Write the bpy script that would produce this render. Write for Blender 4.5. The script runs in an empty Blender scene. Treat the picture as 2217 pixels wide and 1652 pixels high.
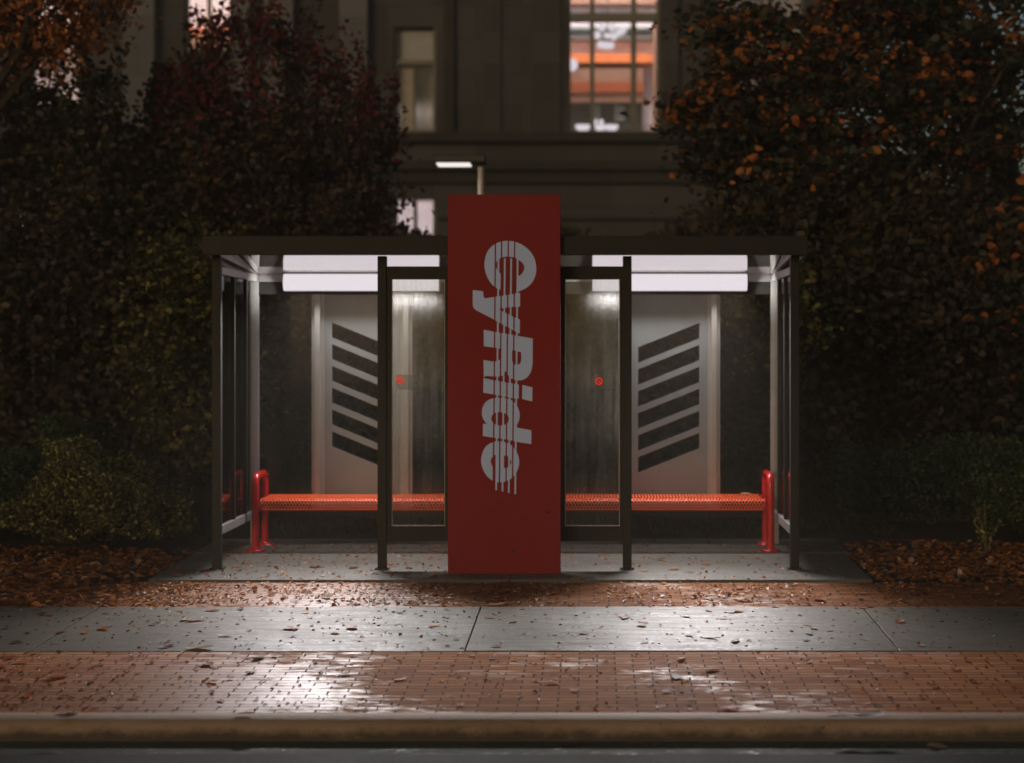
import bpy, math, random
import numpy as np
from mathutils import Vector

random.seed(11)
RNG = np.random.default_rng(7)
SC = bpy.context.scene
COL = SC.collection
R = math.radians
WORLD_LOC = {}

# ------------------------------------------------------------------ camera model of the photograph
F, CX, CY, CAMX, CAMY, CAMZ = 3757.0, 1290.0, 750.0, 0.69, -13.0, 1.668


def at(px, py, Y):
    """pixel of the (2217 wide) photograph -> X, Z on the plane y = Y"""
    d = Y - CAMY
    return CAMX + (px - CX) * d / F, CAMZ - (py - CY) * d / F


def gz(Y):
    """height of the paved ground"""
    if Y >= -0.53:
        return 0.015 * Y
    return -0.028 + 0.03 * (Y + 0.53)


# ------------------------------------------------------------------ object helpers
def tag(o, label=None, cat=None, group=None, kind=None):
    if label: o['label'] = label
    if cat: o['category'] = cat
    if group: o['group'] = group
    if kind: o['kind'] = kind
    return o


def thing(name, loc, label, cat, group=None):
    o = bpy.data.objects.new(name, None)
    o.empty_display_size = 0.2
    COL.objects.link(o)
    o.location = loc
    WORLD_LOC[o.name] = Vector(loc)
    return tag(o, label, cat, group)


def link(name, me, parent=None, origin=(0, 0, 0)):
    o = bpy.data.objects.new(name, me)
    COL.objects.link(o)
    origin = Vector(origin)
    if parent is not None:
        o.parent = parent
        o.location = origin - WORLD_LOC[parent.name]
    else:
        o.location = origin
    WORLD_LOC[o.name] = origin
    return o


class MB:
    """collects shapes in world coordinates; build() links ONE mesh object"""

    def __init__(s):
        s.v, s.f, s.m, s.sm = [], [], [], []

    def add(s, vs, fs, m=0, smooth=False):
        b = len(s.v)
        s.v += [tuple(p) for p in vs]
        for f in fs:
            s.f.append(tuple(b + i for i in f)); s.m.append(m); s.sm.append(smooth)
        return s

    def box(s, x0, x1, y0, y1, z0, z1, m=0):
        vs = [(x0, y0, z0), (x1, y0, z0), (x1, y1, z0), (x0, y1, z0), (x0, y0, z1), (x1, y0, z1), (x1, y1, z1), (x0, y1, z1)]
        return s.add(vs, [(0, 3, 2, 1), (4, 5, 6, 7), (0, 1, 5, 4), (1, 2, 6, 5), (2, 3, 7, 6), (3, 0, 4, 7)], m)

    def hexa(s, vs, m=0):
        return s.add(vs, [(0, 3, 2, 1), (4, 5, 6, 7), (0, 1, 5, 4), (1, 2, 6, 5), (2, 3, 7, 6), (3, 0, 4, 7)], m)

    def prism_y(s, poly, y0, y1, m=0):
        """polygon in (x, z), extruded from y0 to y1"""
        n = len(poly)
        vs = [(x, y0, z) for x, z in poly] + [(x, y1, z) for x, z in poly]
        fs = [tuple(range(n)), tuple(range(2 * n - 1, n - 1, -1))]
        fs += [(i, i + n, (i + 1) % n + n, (i + 1) % n) for i in range(n)]
        return s.add(vs, fs, m)

    def prism_x(s, poly, x0, x1, m=0, smooth=False):
        """polygon in (y, z), extruded from x0 to x1"""
        n = len(poly)
        vs = [(x0, y, z) for y, z in poly] + [(x1, y, z) for y, z in poly]
        fs = [(i, (i + 1) % n, (i + 1) % n + n, i + n) for i in range(n)]
        s.add(vs, fs, m, smooth)
        return s.add(vs, [tuple(range(n - 1, -1, -1)), tuple(range(n, 2 * n))], m)

    def tube(s, pts, r, seg=10, m=0, cap=True):
        pts = [Vector(p) for p in pts]
        rs = r if isinstance(r, (list, tuple)) else [r] * len(pts)
        rings, up = [], None
        for i, p in enumerate(pts):
            t = (pts[min(i + 1, len(pts) - 1)] - pts[max(i - 1, 0)]).normalized()
            if up is None:
                up = t.orthogonal().normalized()
            up = (up - t * up.dot(t))
            up = up.normalized() if up.length > 1e-6 else t.orthogonal().normalized()
            w = t.cross(up)
            rings.append([p + (up * math.cos(2 * math.pi * k / seg) + w * math.sin(2 * math.pi * k / seg)) * rs[i] for k in range(seg)])
        vs = [q for rg in rings for q in rg]
        fs = [(i * seg + k, i * seg + (k + 1) % seg, (i + 1) * seg + (k + 1) % seg, (i + 1) * seg + k) for i in range(len(pts) - 1) for k in range(seg)]
        s.add(vs, fs, m, True)
        if cap:
            s.add(rings[0], [tuple(range(seg - 1, -1, -1))], m)
            s.add(rings[-1], [tuple(range(seg))], m)
        return s

    def lathe(s, c, prof, seg=20, m=0):
        """profile of (radius, z) round the vertical axis through c"""
        vs = [(c[0] + r * math.cos(2 * math.pi * k / seg), c[1] + r * math.sin(2 * math.pi * k / seg), c[2] + z) for r, z in prof for k in range(seg)]
        fs = [(i * seg + k, i * seg + (k + 1) % seg, (i + 1) * seg + (k + 1) % seg, (i + 1) * seg + k) for i in range(len(prof) - 1) for k in range(seg)]
        return s.add(vs, fs, m, True)

    def ball(s, c, r, m=0, sx=1, sz=1):
        prof = [(max(1e-4, r * math.sin(math.pi * i / 10)) * sx, -r * sz * math.cos(math.pi * i / 10)) for i in range(11)]
        return s.lathe(c, prof, 16, m)

    def build(s, name, mats, parent=None, origin=None, bevel=0, seg=2):
        if not isinstance(mats, (list, tuple)): mats = [mats]
        if origin is None:
            a = np.array(s.v)
            origin = ((a[:, 0].min() + a[:, 0].max()) / 2, (a[:, 1].min() + a[:, 1].max()) / 2, a[:, 2].min())
        me = bpy.data.meshes.new(name)
        ox, oy, oz = origin
        me.from_pydata([(x - ox, y - oy, z - oz) for x, y, z in s.v], [], s.f)
        for mt in mats: me.materials.append(mt)
        me.polygons.foreach_set('material_index', s.m)
        me.polygons.foreach_set('use_smooth', s.sm)
        me.update()
        o = link(name, me, parent, origin)
        if bevel:
            b = o.modifiers.new('bevel', 'BEVEL'); b.width = bevel; b.segments = seg; b.limit_method = 'ANGLE'
        return o


# ------------------------------------------------------------------ materials
def lin(c):
    return tuple(((v / 255) / 12.92 if v / 255 <= .04045 else ((v / 255 + .055) / 1.055) ** 2.4) for v in c)


class NT:
    def __init__(s, name):
        s.mat = bpy.data.materials.new(name); s.mat.use_nodes = True
        s.t = s.mat.node_tree; s.t.nodes.clear()
        s.out = s.n('ShaderNodeOutputMaterial')

    def n(s, typ, **kw):
        nd = s.t.nodes.new(typ)
        for k, v in kw.items():
            if k.startswith('_'):
                setattr(nd, k[1:], v)
            else:
                nd.inputs[k.replace('__', ' ')].default_value = v
        return nd

    def l(s, a, b):
        s.t.links.new(a, b)

    def ramp(s, fac, stops):
        r = s.t.nodes.new('ShaderNodeValToRGB')
        els = r.color_ramp.elements
        while len(els) < len(stops): els.new(0.5)
        for e, (p, c) in zip(els, stops):
            e.position = p; e.color = (*c, 1) if len(c) == 3 else c
        s.l(fac, r.inputs['Fac'])
        return r.outputs['Color']

    def coord(s, scale=(1, 1, 1), loc=(0, 0, 0), kind='Object'):
        tc = s.t.nodes.new('ShaderNodeTexCoord')
        mp = s.t.nodes.new('ShaderNodeMapping')
        mp.inputs['Scale'].default_value = scale; mp.inputs['Location'].default_value = loc
        s.l(tc.outputs[kind], mp.inputs['Vector'])
        return mp.outputs['Vector']

    def noise(s, vec, scale, detail=4, rough=.55):
        nd = s.n('ShaderNodeTexNoise', Scale=scale, Detail=detail, Roughness=rough)
        s.l(vec, nd.inputs['Vector'])
        return nd.outputs['Fac']

    def math(s, op, a, b=None, c=None):
        nd = s.t.nodes.new('ShaderNodeMath'); nd.operation = op
        for i, x in enumerate((a, b, c)):
            if x is None: continue
            if isinstance(x, (int, float)): nd.inputs[i].default_value = x
            else: s.l(x, nd.inputs[i])
        return nd.outputs[0]

    def mix(s, fac, a, b, blend='MIX'):
        nd = s.t.nodes.new('ShaderNodeMix'); nd.data_type = 'RGBA'; nd.blend_type = blend
        for i, x in ((0, fac), (6, a), (7, b)):
            if isinstance(x, (int, float)): nd.inputs[i].default_value = x
            elif isinstance(x, tuple): nd.inputs[i].default_value = (*x, 1)
            else: s.l(x, nd.inputs[i])
        return nd.outputs[2]

    def bump(s, h, strength=.3, dist=.01):
        b = s.n('ShaderNodeBump', Strength=strength, Distance=dist)
        s.l(h, b.inputs['Height'])
        return b.outputs['Normal']

    def bsdf(s, color, rough=.5, normal=None, metallic=0, spec=.5, coat=0):
        p = s.t.nodes.new('ShaderNodeBsdfPrincipled')
        for k, x in (('Base Color', color), ('Roughness', rough), ('Metallic', metallic), ('Specular IOR Level', spec), ('Coat Weight', coat)):
            if isinstance(x, (int, float)): p.inputs[k].default_value = x
            elif isinstance(x, tuple): p.inputs[k].default_value = (*x, 1)
            else: s.l(x, p.inputs[k])
        if normal is not None: s.l(normal, p.inputs['Normal'])
        return p.outputs['BSDF']

    def done(s, shader):
        s.l(shader, s.out.inputs['Surface'])
        return s.mat


def paint(name, col, rough=.45, var=.18, scale=6, metallic=0, bump=.05, coat=0, spec=.5):
    t = NT(name); v = t.coord()
    n = t.noise(v, scale, 6, .65); n2 = t.noise(v, scale * 14, 3)
    c = t.ramp(n, [(.25, tuple(x * (1 - var) for x in col)), (.75, tuple(min(1, x * (1 + var)) for x in col))])
    rr = t.math('MULTIPLY_ADD', n2, .25, rough - .12)
    return t.done(t.bsdf(c, rr, t.bump(n2, bump, .004), metallic, spec, coat))


def emit(name, col, strength=1):
    t = NT(name); e = t.n('ShaderNodeEmission', Strength=strength); e.inputs['Color'].default_value = (*col, 1)
    return t.done(e.outputs[0])


M = {}
M['bronze'] = paint('dark_bronze_paint', (.017, .0165, .012), .55, .2, 4, spec=.25)
M['frame_grey'] = paint('grey_metal', (.30, .295, .28), .42, .12, 5, .25)
M['ceiling'] = None
M['panel'] = None
M['red_paint'] = paint('red_sign_paint', (.225, .0095, .0105), .5, .06, 1.5, 0, .02, spec=.2)
M['white_vinyl'] = paint('white_vinyl', (.47, .62, .98), .5, .04, 3, 0, .01)
M['bolt'] = paint('dark_bolt', (.03, .02, .02), .5)
M['bench_red'] = paint('red_bench_coating', (.48, .010, .009), .24, .08, 8, 0, .02, .4)
M['bench_mesh'] = paint('orange_red_mesh_coating', (.90, .13, .035), .34, .1, 8, 0, .02, .3)
M['gasket'] = paint('pale_gasket', (.30, .29, .27), .5)
M['lens'] = emit('lit_tube_lens', (.76, .695, .735), 1.08)
M['housing'] = paint('white_housing', (.6, .58, .55), .5)
M['pole'] = paint('pale_pole', (.55, .5, .45), .4)
M['black'] = paint('black_paint', (.03, .028, .025), .5)
M['lamp_white'] = emit('lit_globe', (.92, .84, .90), 1.0)
M['lamp_lens'] = emit('lit_lamp_lens', (1, .92, .86), 1.0)
M['bark'] = None


def ceiling_mat():
    t = NT('glossy_ceiling_sheet'); v = t.coord()
    n = t.noise(v, 5, 4)
    c = t.ramp(n, [(.3, (.74, .71, .71)), (.7, (.82, .80, .80))])
    rr = t.math('MULTIPLY_ADD', n, .05, .02)
    return t.done(t.bsdf(c, rr, None, .85))
M['ceiling'] = ceiling_mat()


def panel_mat():
    t = NT('frosted_grey_panel'); v = t.coord()
    n = t.noise(v, 1.6, 5, .6); n2 = t.noise(v, 60, 3)
    st = t.noise(t.coord((9, 9, .6)), 2, 4)
    c = t.mix(t.math('MULTIPLY', st, .45), t.ramp(n, [(.3, (.155, .168, .170)), (.7, (.232, .249, .252))]), (.13, .14, .14))
    return t.done(t.bsdf(c, .42, t.bump(n2, .05, .003), .15))
M['panel'] = panel_mat()


def bark_mat():
    t = NT('bark'); v = t.coord((6, 6, 1.2))
    n = t.noise(v, 4, 6, .7)
    c = t.ramp(n, [(.3, (.02, .016, .012)), (.75, (.07, .055, .042))])
    return t.done(t.bsdf(c, .85, t.bump(n, .8, .03)))
M['bark'] = bark_mat()


def glass_mat(name, dust=.10, tint=(.9, .92, .9), gloss=1.0):
    t = NT(name)
    tr = t.n('ShaderNodeBsdfTransparent'); tr.inputs['Color'].default_value = (*tint, 1)
    gl = t.n('ShaderNodeBsdfGlossy', Roughness=.03); gl.inputs['Color'].default_value = (.9, .9, .9, 1)
    fr = t.n('ShaderNodeFresnel', IOR=1.45)
    m1 = t.n('ShaderNodeMixShader')
    t.l(t.math('MULTIPLY', fr.outputs[0], gloss), m1.inputs[0]); t.l(tr.outputs[0], m1.inputs[1]); t.l(gl.outputs[0], m1.inputs[2])
    streak = t.noise(t.coord((16, 16, .55)), 2.2, 5, .65)
    spots = t.noise(t.coord(), 38, 3, .7)
    blot = t.noise(t.coord(), 3.2, 4, .6)
    d = t.math('MULTIPLY', t.ramp(streak, [(.32, (.1,) * 3), (.72, (1,) * 3)]), t.ramp(blot, [(.3, (.25,) * 3), (.7, (1,) * 3)]))
    d = t.math('ADD', t.math('MULTIPLY', d, dust), t.math('MULTIPLY', t.ramp(spots, [(.60, (0,) * 3), (.76, (1,) * 3)]), dust * .8))
    df = t.n('ShaderNodeBsdfDiffuse'); df.inputs['Color'].default_value = (.55, .50, .42, 1)
    tl = t.n('ShaderNodeBsdfTranslucent'); tl.inputs['Color'].default_value = (.6, .54, .45, 1)
    rf = t.n('ShaderNodeBsdfRefraction', Roughness=.55, IOR=1.25); rf.inputs['Color'].default_value = (.92, .91, .89, 1)
    m0 = t.n('ShaderNodeMixShader'); m0.inputs[0].default_value = .5
    t.l(df.outputs[0], m0.inputs[1]); t.l(tl.outputs[0], m0.inputs[2])
    m2 = t.n('ShaderNodeMixShader'); m2.inputs[0].default_value = .8
    t.l(m0.outputs[0], m2.inputs[1]); t.l(rf.outputs[0], m2.inputs[2])
    m3 = t.n('ShaderNodeMixShader')
    t.l(d, m3.inputs[0]); t.l(m1.outputs[0], m3.inputs[1]); t.l(m2.outputs[0], m3.inputs[2])
    return t.done(m3.outputs[0])
M['dusty_glass'] = glass_mat('dusty_windscreen_glass', .22)
M['side_glass'] = glass_mat('dusty_side_glass', .04)
M['back_glass'] = glass_mat('dusty_back_glass', .005, gloss=.3)
M['window_glass'] = glass_mat('building_window_glass', .0, (.93, .93, .93), .6)
M['sticker_film'] = glass_mat('clear_sticker_film', .16, (.8, .8, .78), .4)
M['sticker_red'] = paint('sticker_orange_red', (.80, .10, .035), .5)
t = NT('sticker_orange_red_lit'); 
_tl = t.n('ShaderNodeBsdfTranslucent'); _tl.inputs['Color'].default_value = (.85, .10, .03, 1)
_df = t.n('ShaderNodeBsdfDiffuse'); _df.inputs['Color'].default_value = (.85, .10, .03, 1)
_mx = t.n('ShaderNodeMixShader'); _mx.inputs[0].default_value = .6
t.l(_df.outputs[0], _mx.inputs[1]); t.l(_tl.outputs[0], _mx.inputs[2])
M['sticker_red'] = t.done(_mx.outputs[0])
M['sticker_print'] = paint('sticker_grey_print', (.30, .29, .27), .6)


def wet_mask(t, vec):
    """patches of standing rain water, wider to the left of the sign"""
    a = t.noise(vec, .9, 5, .62)
    sx = t.n('ShaderNodeSeparateXYZ'); tc = t.t.nodes.new('ShaderNodeTexCoord')
    t.l(tc.outputs['Object'], sx.inputs[0])
    g = t.n('ShaderNodeMapRange', **{'From__Min': -.2, 'From__Max': -1.2, 'To__Min': 0.0, 'To__Max': .16})
    g.interpolation_type = 'SMOOTHSTEP'
    t.l(sx.outputs[0], g.inputs[0])
    return t.math('ADD', a, g.outputs[0])


def concrete_mat(name, c0, c1, dry=.62, wet=.34):
    t = NT(name); v = t.coord()
    n1 = t.noise(v, 1.1, 6, .65); n2 = t.noise(v, 45, 4, .7); n3 = t.noise(v, 190, 2, .6)
    st = t.noise(t.coord((1.2, 9, 1)), 2.3, 5, .65)
    c = t.ramp(n1, [(.28, c0), (.72, c1)])
    c = t.mix(t.math('MULTIPLY', n2, .5), c, t.mix(.5, c, (.06, .055, .045)))
    c = t.mix(t.ramp(st, [(.50, (0,) * 3), (.70, (.55,) * 3)]), c, (.10, .085, .065))
    h = t.math('ADD', n3, t.math('MULTIPLY', n2, .6))
    gl = t.noise(t.coord((1, 2.2, 1)), 26, 4, .75)
    gm = t.math('MULTIPLY', t.ramp(gl, [(.535, (0,) * 3), (.60, (1,) * 3)]), t.ramp(t.noise(t.coord((1, 5, 1)), 2.6, 5, .7), [(.46, (0,) * 3), (.60, (1,) * 3)]))
    rr = t.ramp(t.math('MULTIPLY_ADD', n2, .22, t.math('MULTIPLY', st, .9)), [(.42, (wet,) * 3), (.66, (dry,) * 3)])
    rr = t.mix(gm, rr, (.36, .36, .36))
    return t.done(t.bsdf(c, rr, t.bump(h, .5, .003), 0, t.math('MULTIPLY_ADD', gm, .62, .13)))
M['walk'] = concrete_mat('sidewalk_concrete', (.118, .108, .086), (.18, .165, .132), .60, .42)
M['pad'] = concrete_mat('pad_concrete', (.10, .094, .081), (.145, .136, .118), .62, .45)
def kerb_mat():
    t = NT('stained_kerb_concrete'); v = t.coord()
    n1 = t.noise(t.coord((.6, 2, 2)), 1.6, 6, .7); n2 = t.noise(v, 60, 4, .7); n3 = t.noise(v, 11, 6, .75)
    c = t.ramp(n1, [(.28, (.33, .21, .13)), (.72, (.50, .35, .235))])
    c = t.mix(t.math('MULTIPLY', n2, .6), c, t.mix(.6, c, (.08, .06, .04)))
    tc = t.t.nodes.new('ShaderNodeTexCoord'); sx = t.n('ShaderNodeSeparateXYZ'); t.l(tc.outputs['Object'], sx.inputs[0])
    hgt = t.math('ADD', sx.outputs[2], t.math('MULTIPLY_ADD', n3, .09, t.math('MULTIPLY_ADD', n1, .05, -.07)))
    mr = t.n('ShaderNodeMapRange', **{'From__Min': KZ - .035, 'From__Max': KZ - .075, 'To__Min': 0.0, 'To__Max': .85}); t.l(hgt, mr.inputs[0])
    c = t.mix(mr.outputs[0], c, (.05, .046, .030))          # dark olive towards the bottom, with a ragged upper edge
    pits = t.ramp(t.noise(v, 26, 3, .6), [(.66, (0,) * 3), (.72, (.8,) * 3)])
    c = t.mix(pits, c, (.06, .045, .03))
    return t.done(t.bsdf(c, .7, t.bump(t.math('ADD', n2, t.math('MULTIPLY', n3, 2)), .6, .006), 0, .25))
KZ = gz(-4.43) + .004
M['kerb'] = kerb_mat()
M['kerb_plain'] = concrete_mat('kerb_concrete', (.25, .175, .115), (.42, .30, .20), .8, .6)
M['gutter'] = concrete_mat('gutter_concrete', (.045, .042, .028), (.09, .084, .06), .8, .7)
M['joint'] = paint('joint_dirt', (.02, .018, .014), .9)


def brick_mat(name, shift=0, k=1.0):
    t = NT(name); v = t.coord((1, 1, 1), (shift, 0, 0))
    b = t.n('ShaderNodeTexBrick', Scale=1.0, **{'Mortar__Size': .0045, 'Mortar__Smooth': .15, 'Bias': 0.0, 'Brick__Width': .2, 'Row__Height': .0668})
    b.inputs['Color1'].default_value = (0, 0, 0, 1); b.inputs['Color2'].default_value = (1, 1, 1, 1); b.inputs['Mortar'].default_value = (.5, .5, .5, 1)
    # uneven edges: shake the lookup a little
    nz = t.n('ShaderNodeTexNoise', Scale=14.0, Detail=3.0)
    t.l(v, nz.inputs['Vector'])
    sh = t.n('ShaderNodeVectorMath', _operation='MULTIPLY_ADD')
    t.l(nz.outputs['Color'], sh.inputs[0]); sh.inputs[1].default_value = (.006, .006, 0); t.l(v, sh.inputs[2])
    t.l(sh.outputs[0], b.inputs['Vector'])
    n1 = t.noise(v, 1.3, 6, .65); n2 = t.noise(v, 55, 4, .7)
    tone = t.math('ADD', t.math('MULTIPLY', b.outputs['Color'], .6), t.math('MULTIPLY', n1, .4))
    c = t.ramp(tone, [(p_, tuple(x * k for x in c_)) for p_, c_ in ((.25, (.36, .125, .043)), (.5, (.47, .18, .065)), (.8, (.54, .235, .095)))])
    c = t.mix(t.math('MULTIPLY', n2, .45), c, t.mix(.55, c, (.07, .04, .03)))
    c = t.mix(b.outputs['Fac'], c, (.035, .022, .015))
    w = wet_mask(t, v)
    fine = t.noise(t.coord((1, 3.6, 1)), 6.5, 7, .74)
    wv = t.math('ADD', t.math('MULTIPLY', w, .56), t.math('ADD', t.math('MULTIPLY', fine, .46), t.math('MULTIPLY_ADD', b.outputs['Color'], .03, -.012)))
    rr = t.ramp(wv, [(.545, (.72,) * 3), (.60, (.48,) * 3), (.69, (.40,) * 3)])
    rr = t.mix(b.outputs['Fac'], rr, (.8, .8, .8))
    sp = t.ramp(wv, [(.535, (.03,) * 3), (.64, (.6,) * 3)])
    sp = t.mix(b.outputs['Fac'], sp, (.05, .05, .05))
    h = t.math('SUBTRACT', t.math('MULTIPLY', n2, .35), b.outputs['Fac'])
    return t.done(t.bsdf(c, rr, t.bump(h, .5, .004), 0, sp))
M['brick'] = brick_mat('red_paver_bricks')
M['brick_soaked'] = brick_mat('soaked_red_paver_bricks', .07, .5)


def asphalt_mat():
    t = NT('wet_asphalt'); v = t.coord()
    n = t.noise(v, 120, 4, .7); n1 = t.noise(v, .8, 5)
    c = t.ramp(n, [(.3, (.022, .020, .015)), (.75, (.062, .057, .045))])
    rr = t.math('MULTIPLY_ADD', n1, .3, .55)
    return t.done(t.bsdf(c, rr, t.bump(n, .6, .006), 0, .08))
M['asphalt'] = asphalt_mat()


def soil_mat():
    t = NT('bed_soil'); v = t.coord()
    n = t.noise(v, 9, 7, .75)
    c = t.ramp(n, [(.3, (.018, .013, .009)), (.75, (.06, .04, .025))])
    return t.done(t.bsdf(c, .9, t.bump(n, 1, .03)))
M['soil'] = soil_mat()


def stone_mat(name, c0, c1, bw=1.9, bh=.72, wall=True):
    t = NT(name)
    tc = t.t.nodes.new('ShaderNodeTexCoord'); sx = t.n('ShaderNodeSeparateXYZ'); cb = t.n('ShaderNodeCombineXYZ')
    t.l(tc.outputs['Object'], sx.inputs[0]); t.l(sx.outputs[0], cb.inputs[0]); t.l(sx.outputs[2], cb.inputs[1])
    b = t.n('ShaderNodeTexBrick', Scale=1.0, **{'Mortar__Size': .012, 'Mortar__Smooth': .3, 'Brick__Width': bw, 'Row__Height': bh})
    b.inputs['Color1'].default_value = (0, 0, 0, 1); b.inputs['Color2'].default_value = (1, 1, 1, 1); b.inputs['Mortar'].default_value = (.4, .4, .4, 1)
    t.l(cb.outputs[0], b.inputs['Vector'])
    v = t.coord(); n = t.noise(v, .8, 6, .65); n2 = t.noise(v, 14, 4)
    tone = t.math('ADD', t.math('MULTIPLY', b.outputs['Color'], .4), t.math('MULTIPLY', n, .6))
    c = t.ramp(tone, [(.25, c0), (.75, c1)])
    c = t.mix(t.math('MULTIPLY', b.outputs['Fac'], .6), c, tuple(x * .35 for x in c0))
    return t.done(t.bsdf(c, .85, t.bump(t.math('SUBTRACT', n2, b.outputs['Fac']), .4, .02)))
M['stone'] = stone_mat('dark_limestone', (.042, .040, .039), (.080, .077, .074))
M['stone_dark'] = stone_mat('darker_limestone', (.026, .024, .022), (.046, .043, .039))  # deeper tone of the same stone, for courses, roof and rear wall
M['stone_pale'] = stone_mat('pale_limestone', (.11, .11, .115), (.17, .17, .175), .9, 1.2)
M['sash'] = paint('grey_green_sash', (.17, .17, .14), .5)
M['room_wall'] = paint('room_wall', (.80, .76, .79), .7)
M['room_orange'] = paint('room_orange_beam', (.78, .22, .06), .6)
M['room_brown'] = paint('room_brown_panel', (.30, .16, .10), .6)
M['room_rust'] = paint('room_rust_panel', (.34, .075, .02), .6)
M['room_dark'] = paint('room_dark_opening', (.03, .035, .03), .6)
M['room_teal'] = paint('room_teal_panel', (.16, .2, .19), .6)
M['blind'] = paint('window_blind', (.48, .485, .49), .8)
M['curtain'] = paint('pale_curtain', (.62, .55, .48), .8)


def leaf_mat(name, stops, transl=.35, rough=.5, spec=.3):
    t = NT(name)
    at_ = t.t.nodes.new('ShaderNodeAttribute'); at_.attribute_name = 'tint'
    c = t.ramp(at_.outputs['Fac'], stops)
    p = t.bsdf(c, rough, None, 0, spec)
    tl = t.t.nodes.new('ShaderNodeBsdfTranslucent'); t.l(c, tl.inputs['Color'])
    m = t.t.nodes.new('ShaderNodeMixShader'); m.inputs[0].default_value = transl
    t.l(p, m.inputs[1]); t.l(tl.outputs[0], m.inputs[2])
    return t.done(m.outputs[0])


DKG = (.072, .066, .038); MIDG = (.09, .09, .045); BRN = (.11, .078, .046)
M['leaf_dark'] = leaf_mat('dark_foliage', [(0, (.062, .055, .034)), (.5, DKG), (.85, BRN), (1, (.15, .11, .04))])
M['leaf_maroon'] = leaf_mat('maroon_foliage', [(0, (.045, .038, .026)), (.45, BRN), (.62, (.13, .035, .028)), (1, (.22, .028, .026))])
M['leaf_orange'] = leaf_mat('orange_foliage', [(0, (.042, .042, .028)), (.4, (.06, .07, .045)), (.62, (.11, .075, .03)), (.70, (.42, .14, .033)), (1, (.54, .21, .055))])
M['leaf_amber'] = leaf_mat('amber_foliage', [(0, (.05, .036, .02)), (.35, (.12, .06, .02)), (.55, (.50, .17, .035)), (1, (.62, .26, .07))])
M['leaf_shrub'] = leaf_mat('shrub_foliage', [(0, (.05, .052, .024)), (.6, (.12, .117, .04)), (1, (.45, .39, .11))])
M['leaf_hedge'] = leaf_mat('hedge_foliage', [(0, (.05, .065, .028)), (.7, (.08, .115, .045)), (1, (.14, .155, .06))])
M['grass'] = leaf_mat('grass_blades', [(0, (.05, .075, .02)), (1, (.20, .17, .06))])
M['litter'] = leaf_mat('dry_leaf_litter', [(0, (.10, .04, .015)), (.35, (.34, .12, .03)), (.7, (.56, .21, .05)), (.93, (.60, .30, .12)), (1, (.66, .52, .42))], .4, .45, .3)
M['litter_wet'] = leaf_mat('soaked_leaf_litter', [(0, (.08, .03, .012)), (.35, (.24, .085, .024)), (.7, (.42, .15, .038)), (.93, (.50, .24, .09)), (1, (.62, .50, .40))], .4, .45, .3)


def fallen_mat(name, c):
    t = NT(name); v = t.coord()
    n = t.noise(v, 40, 4)
    cc = t.ramp(n, [(.3, tuple(x * .65 for x in c)), (.75, c)])
    tl_ = t.n('ShaderNodeBsdfTranslucent'); t.l(cc, tl_.inputs['Color'])
    mx_ = t.n('ShaderNodeMixShader'); mx_.inputs[0].default_value = .42
    t.l(t.bsdf(cc, .5, t.bump(n, .3, .004), 0, .3), mx_.inputs[1]); t.l(tl_.outputs[0], mx_.inputs[2])
    return t.done(mx_.outputs[0])
LEAF_COLS = {'orange': (.60, .21, .06), 'rust brown': (.42, .13, .045), 'tan': (.55, .35, .20), 'dark brown': (.16, .075, .035)}
LEAF_MATS = {k: fallen_mat('fallen_leaf_' + k.replace(' ', '_'), c) for k, c in LEAF_COLS.items()}

# ------------------------------------------------------------------ the setting: ground, paving, road
XL, XR = -34.0, 34.0
KY0, KY1 = -4.60, -4.43   # kerb front / back


def slab(name, x0, x1, y0, y1, thick, mat, dz=0.0):
    b = MB(); z0, z1 = gz(y0 + 1e-6) + dz, gz(y1 - 1e-6) + dz
    b.hexa([(x0, y0, z0 - thick), (x1, y0, z0 - thick), (x1, y1, z1 - thick), (x0, y1, z1 - thick), (x0, y0, z0), (x1, y0, z0), (x1, y1, z1), (x0, y1, z1)])
    return b


BY0, BY1 = KY1, -2.945
tag(slab('brick_paving', XL, XR, BY0 + .004, BY1 - .004, .12, None).build('front_brick_paving', M['brick'], None, (0, BY0 + .004, 0)), kind='structure')
WY0, WY1 = -2.94, -1.525
b = MB()
k0 = -0.07
for k in range(-13, 14):
    x0, x1 = k0 + 2.52 * k + .005, k0 + 2.52 * (k + 1) - .005
    tilt = random.uniform(-.002, .002)
    z0, z1 = gz(WY0) + tilt + .004, gz(WY1) + tilt + .004
    b.hexa([(x0, WY0, z0 - .1), (x1, WY0, z0 - .1), (x1, WY1, z1 - .1), (x0, WY1, z1 - .1), (x0, WY0, z0), (x1, WY0, z0), (x1, WY1, z1), (x0, WY1, z1)])
tag(b.build('concrete_sidewalk', M['walk'], None, (0, 0, 0), .002), kind='structure')
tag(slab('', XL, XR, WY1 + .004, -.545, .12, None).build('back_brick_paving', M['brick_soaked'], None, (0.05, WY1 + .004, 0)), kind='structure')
b = MB(); b.box(XL, XR, KY1, -.5, -.40, -.2)
tag(b.build('paving_base', M['joint'], None), kind='structure')
# shelter slab with saw-cut joints; front cross gap draws the windscreen rail's shadow
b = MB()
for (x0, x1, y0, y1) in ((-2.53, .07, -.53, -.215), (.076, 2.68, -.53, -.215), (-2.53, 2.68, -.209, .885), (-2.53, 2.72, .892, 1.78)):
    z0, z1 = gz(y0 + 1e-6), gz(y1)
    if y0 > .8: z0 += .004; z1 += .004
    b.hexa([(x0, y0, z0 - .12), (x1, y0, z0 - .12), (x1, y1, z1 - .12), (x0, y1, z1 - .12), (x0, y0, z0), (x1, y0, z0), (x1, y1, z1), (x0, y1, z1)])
tag(b.build('shelter_slab', M['pad'], None, (0, 0, 0), .005), kind='structure')

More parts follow.
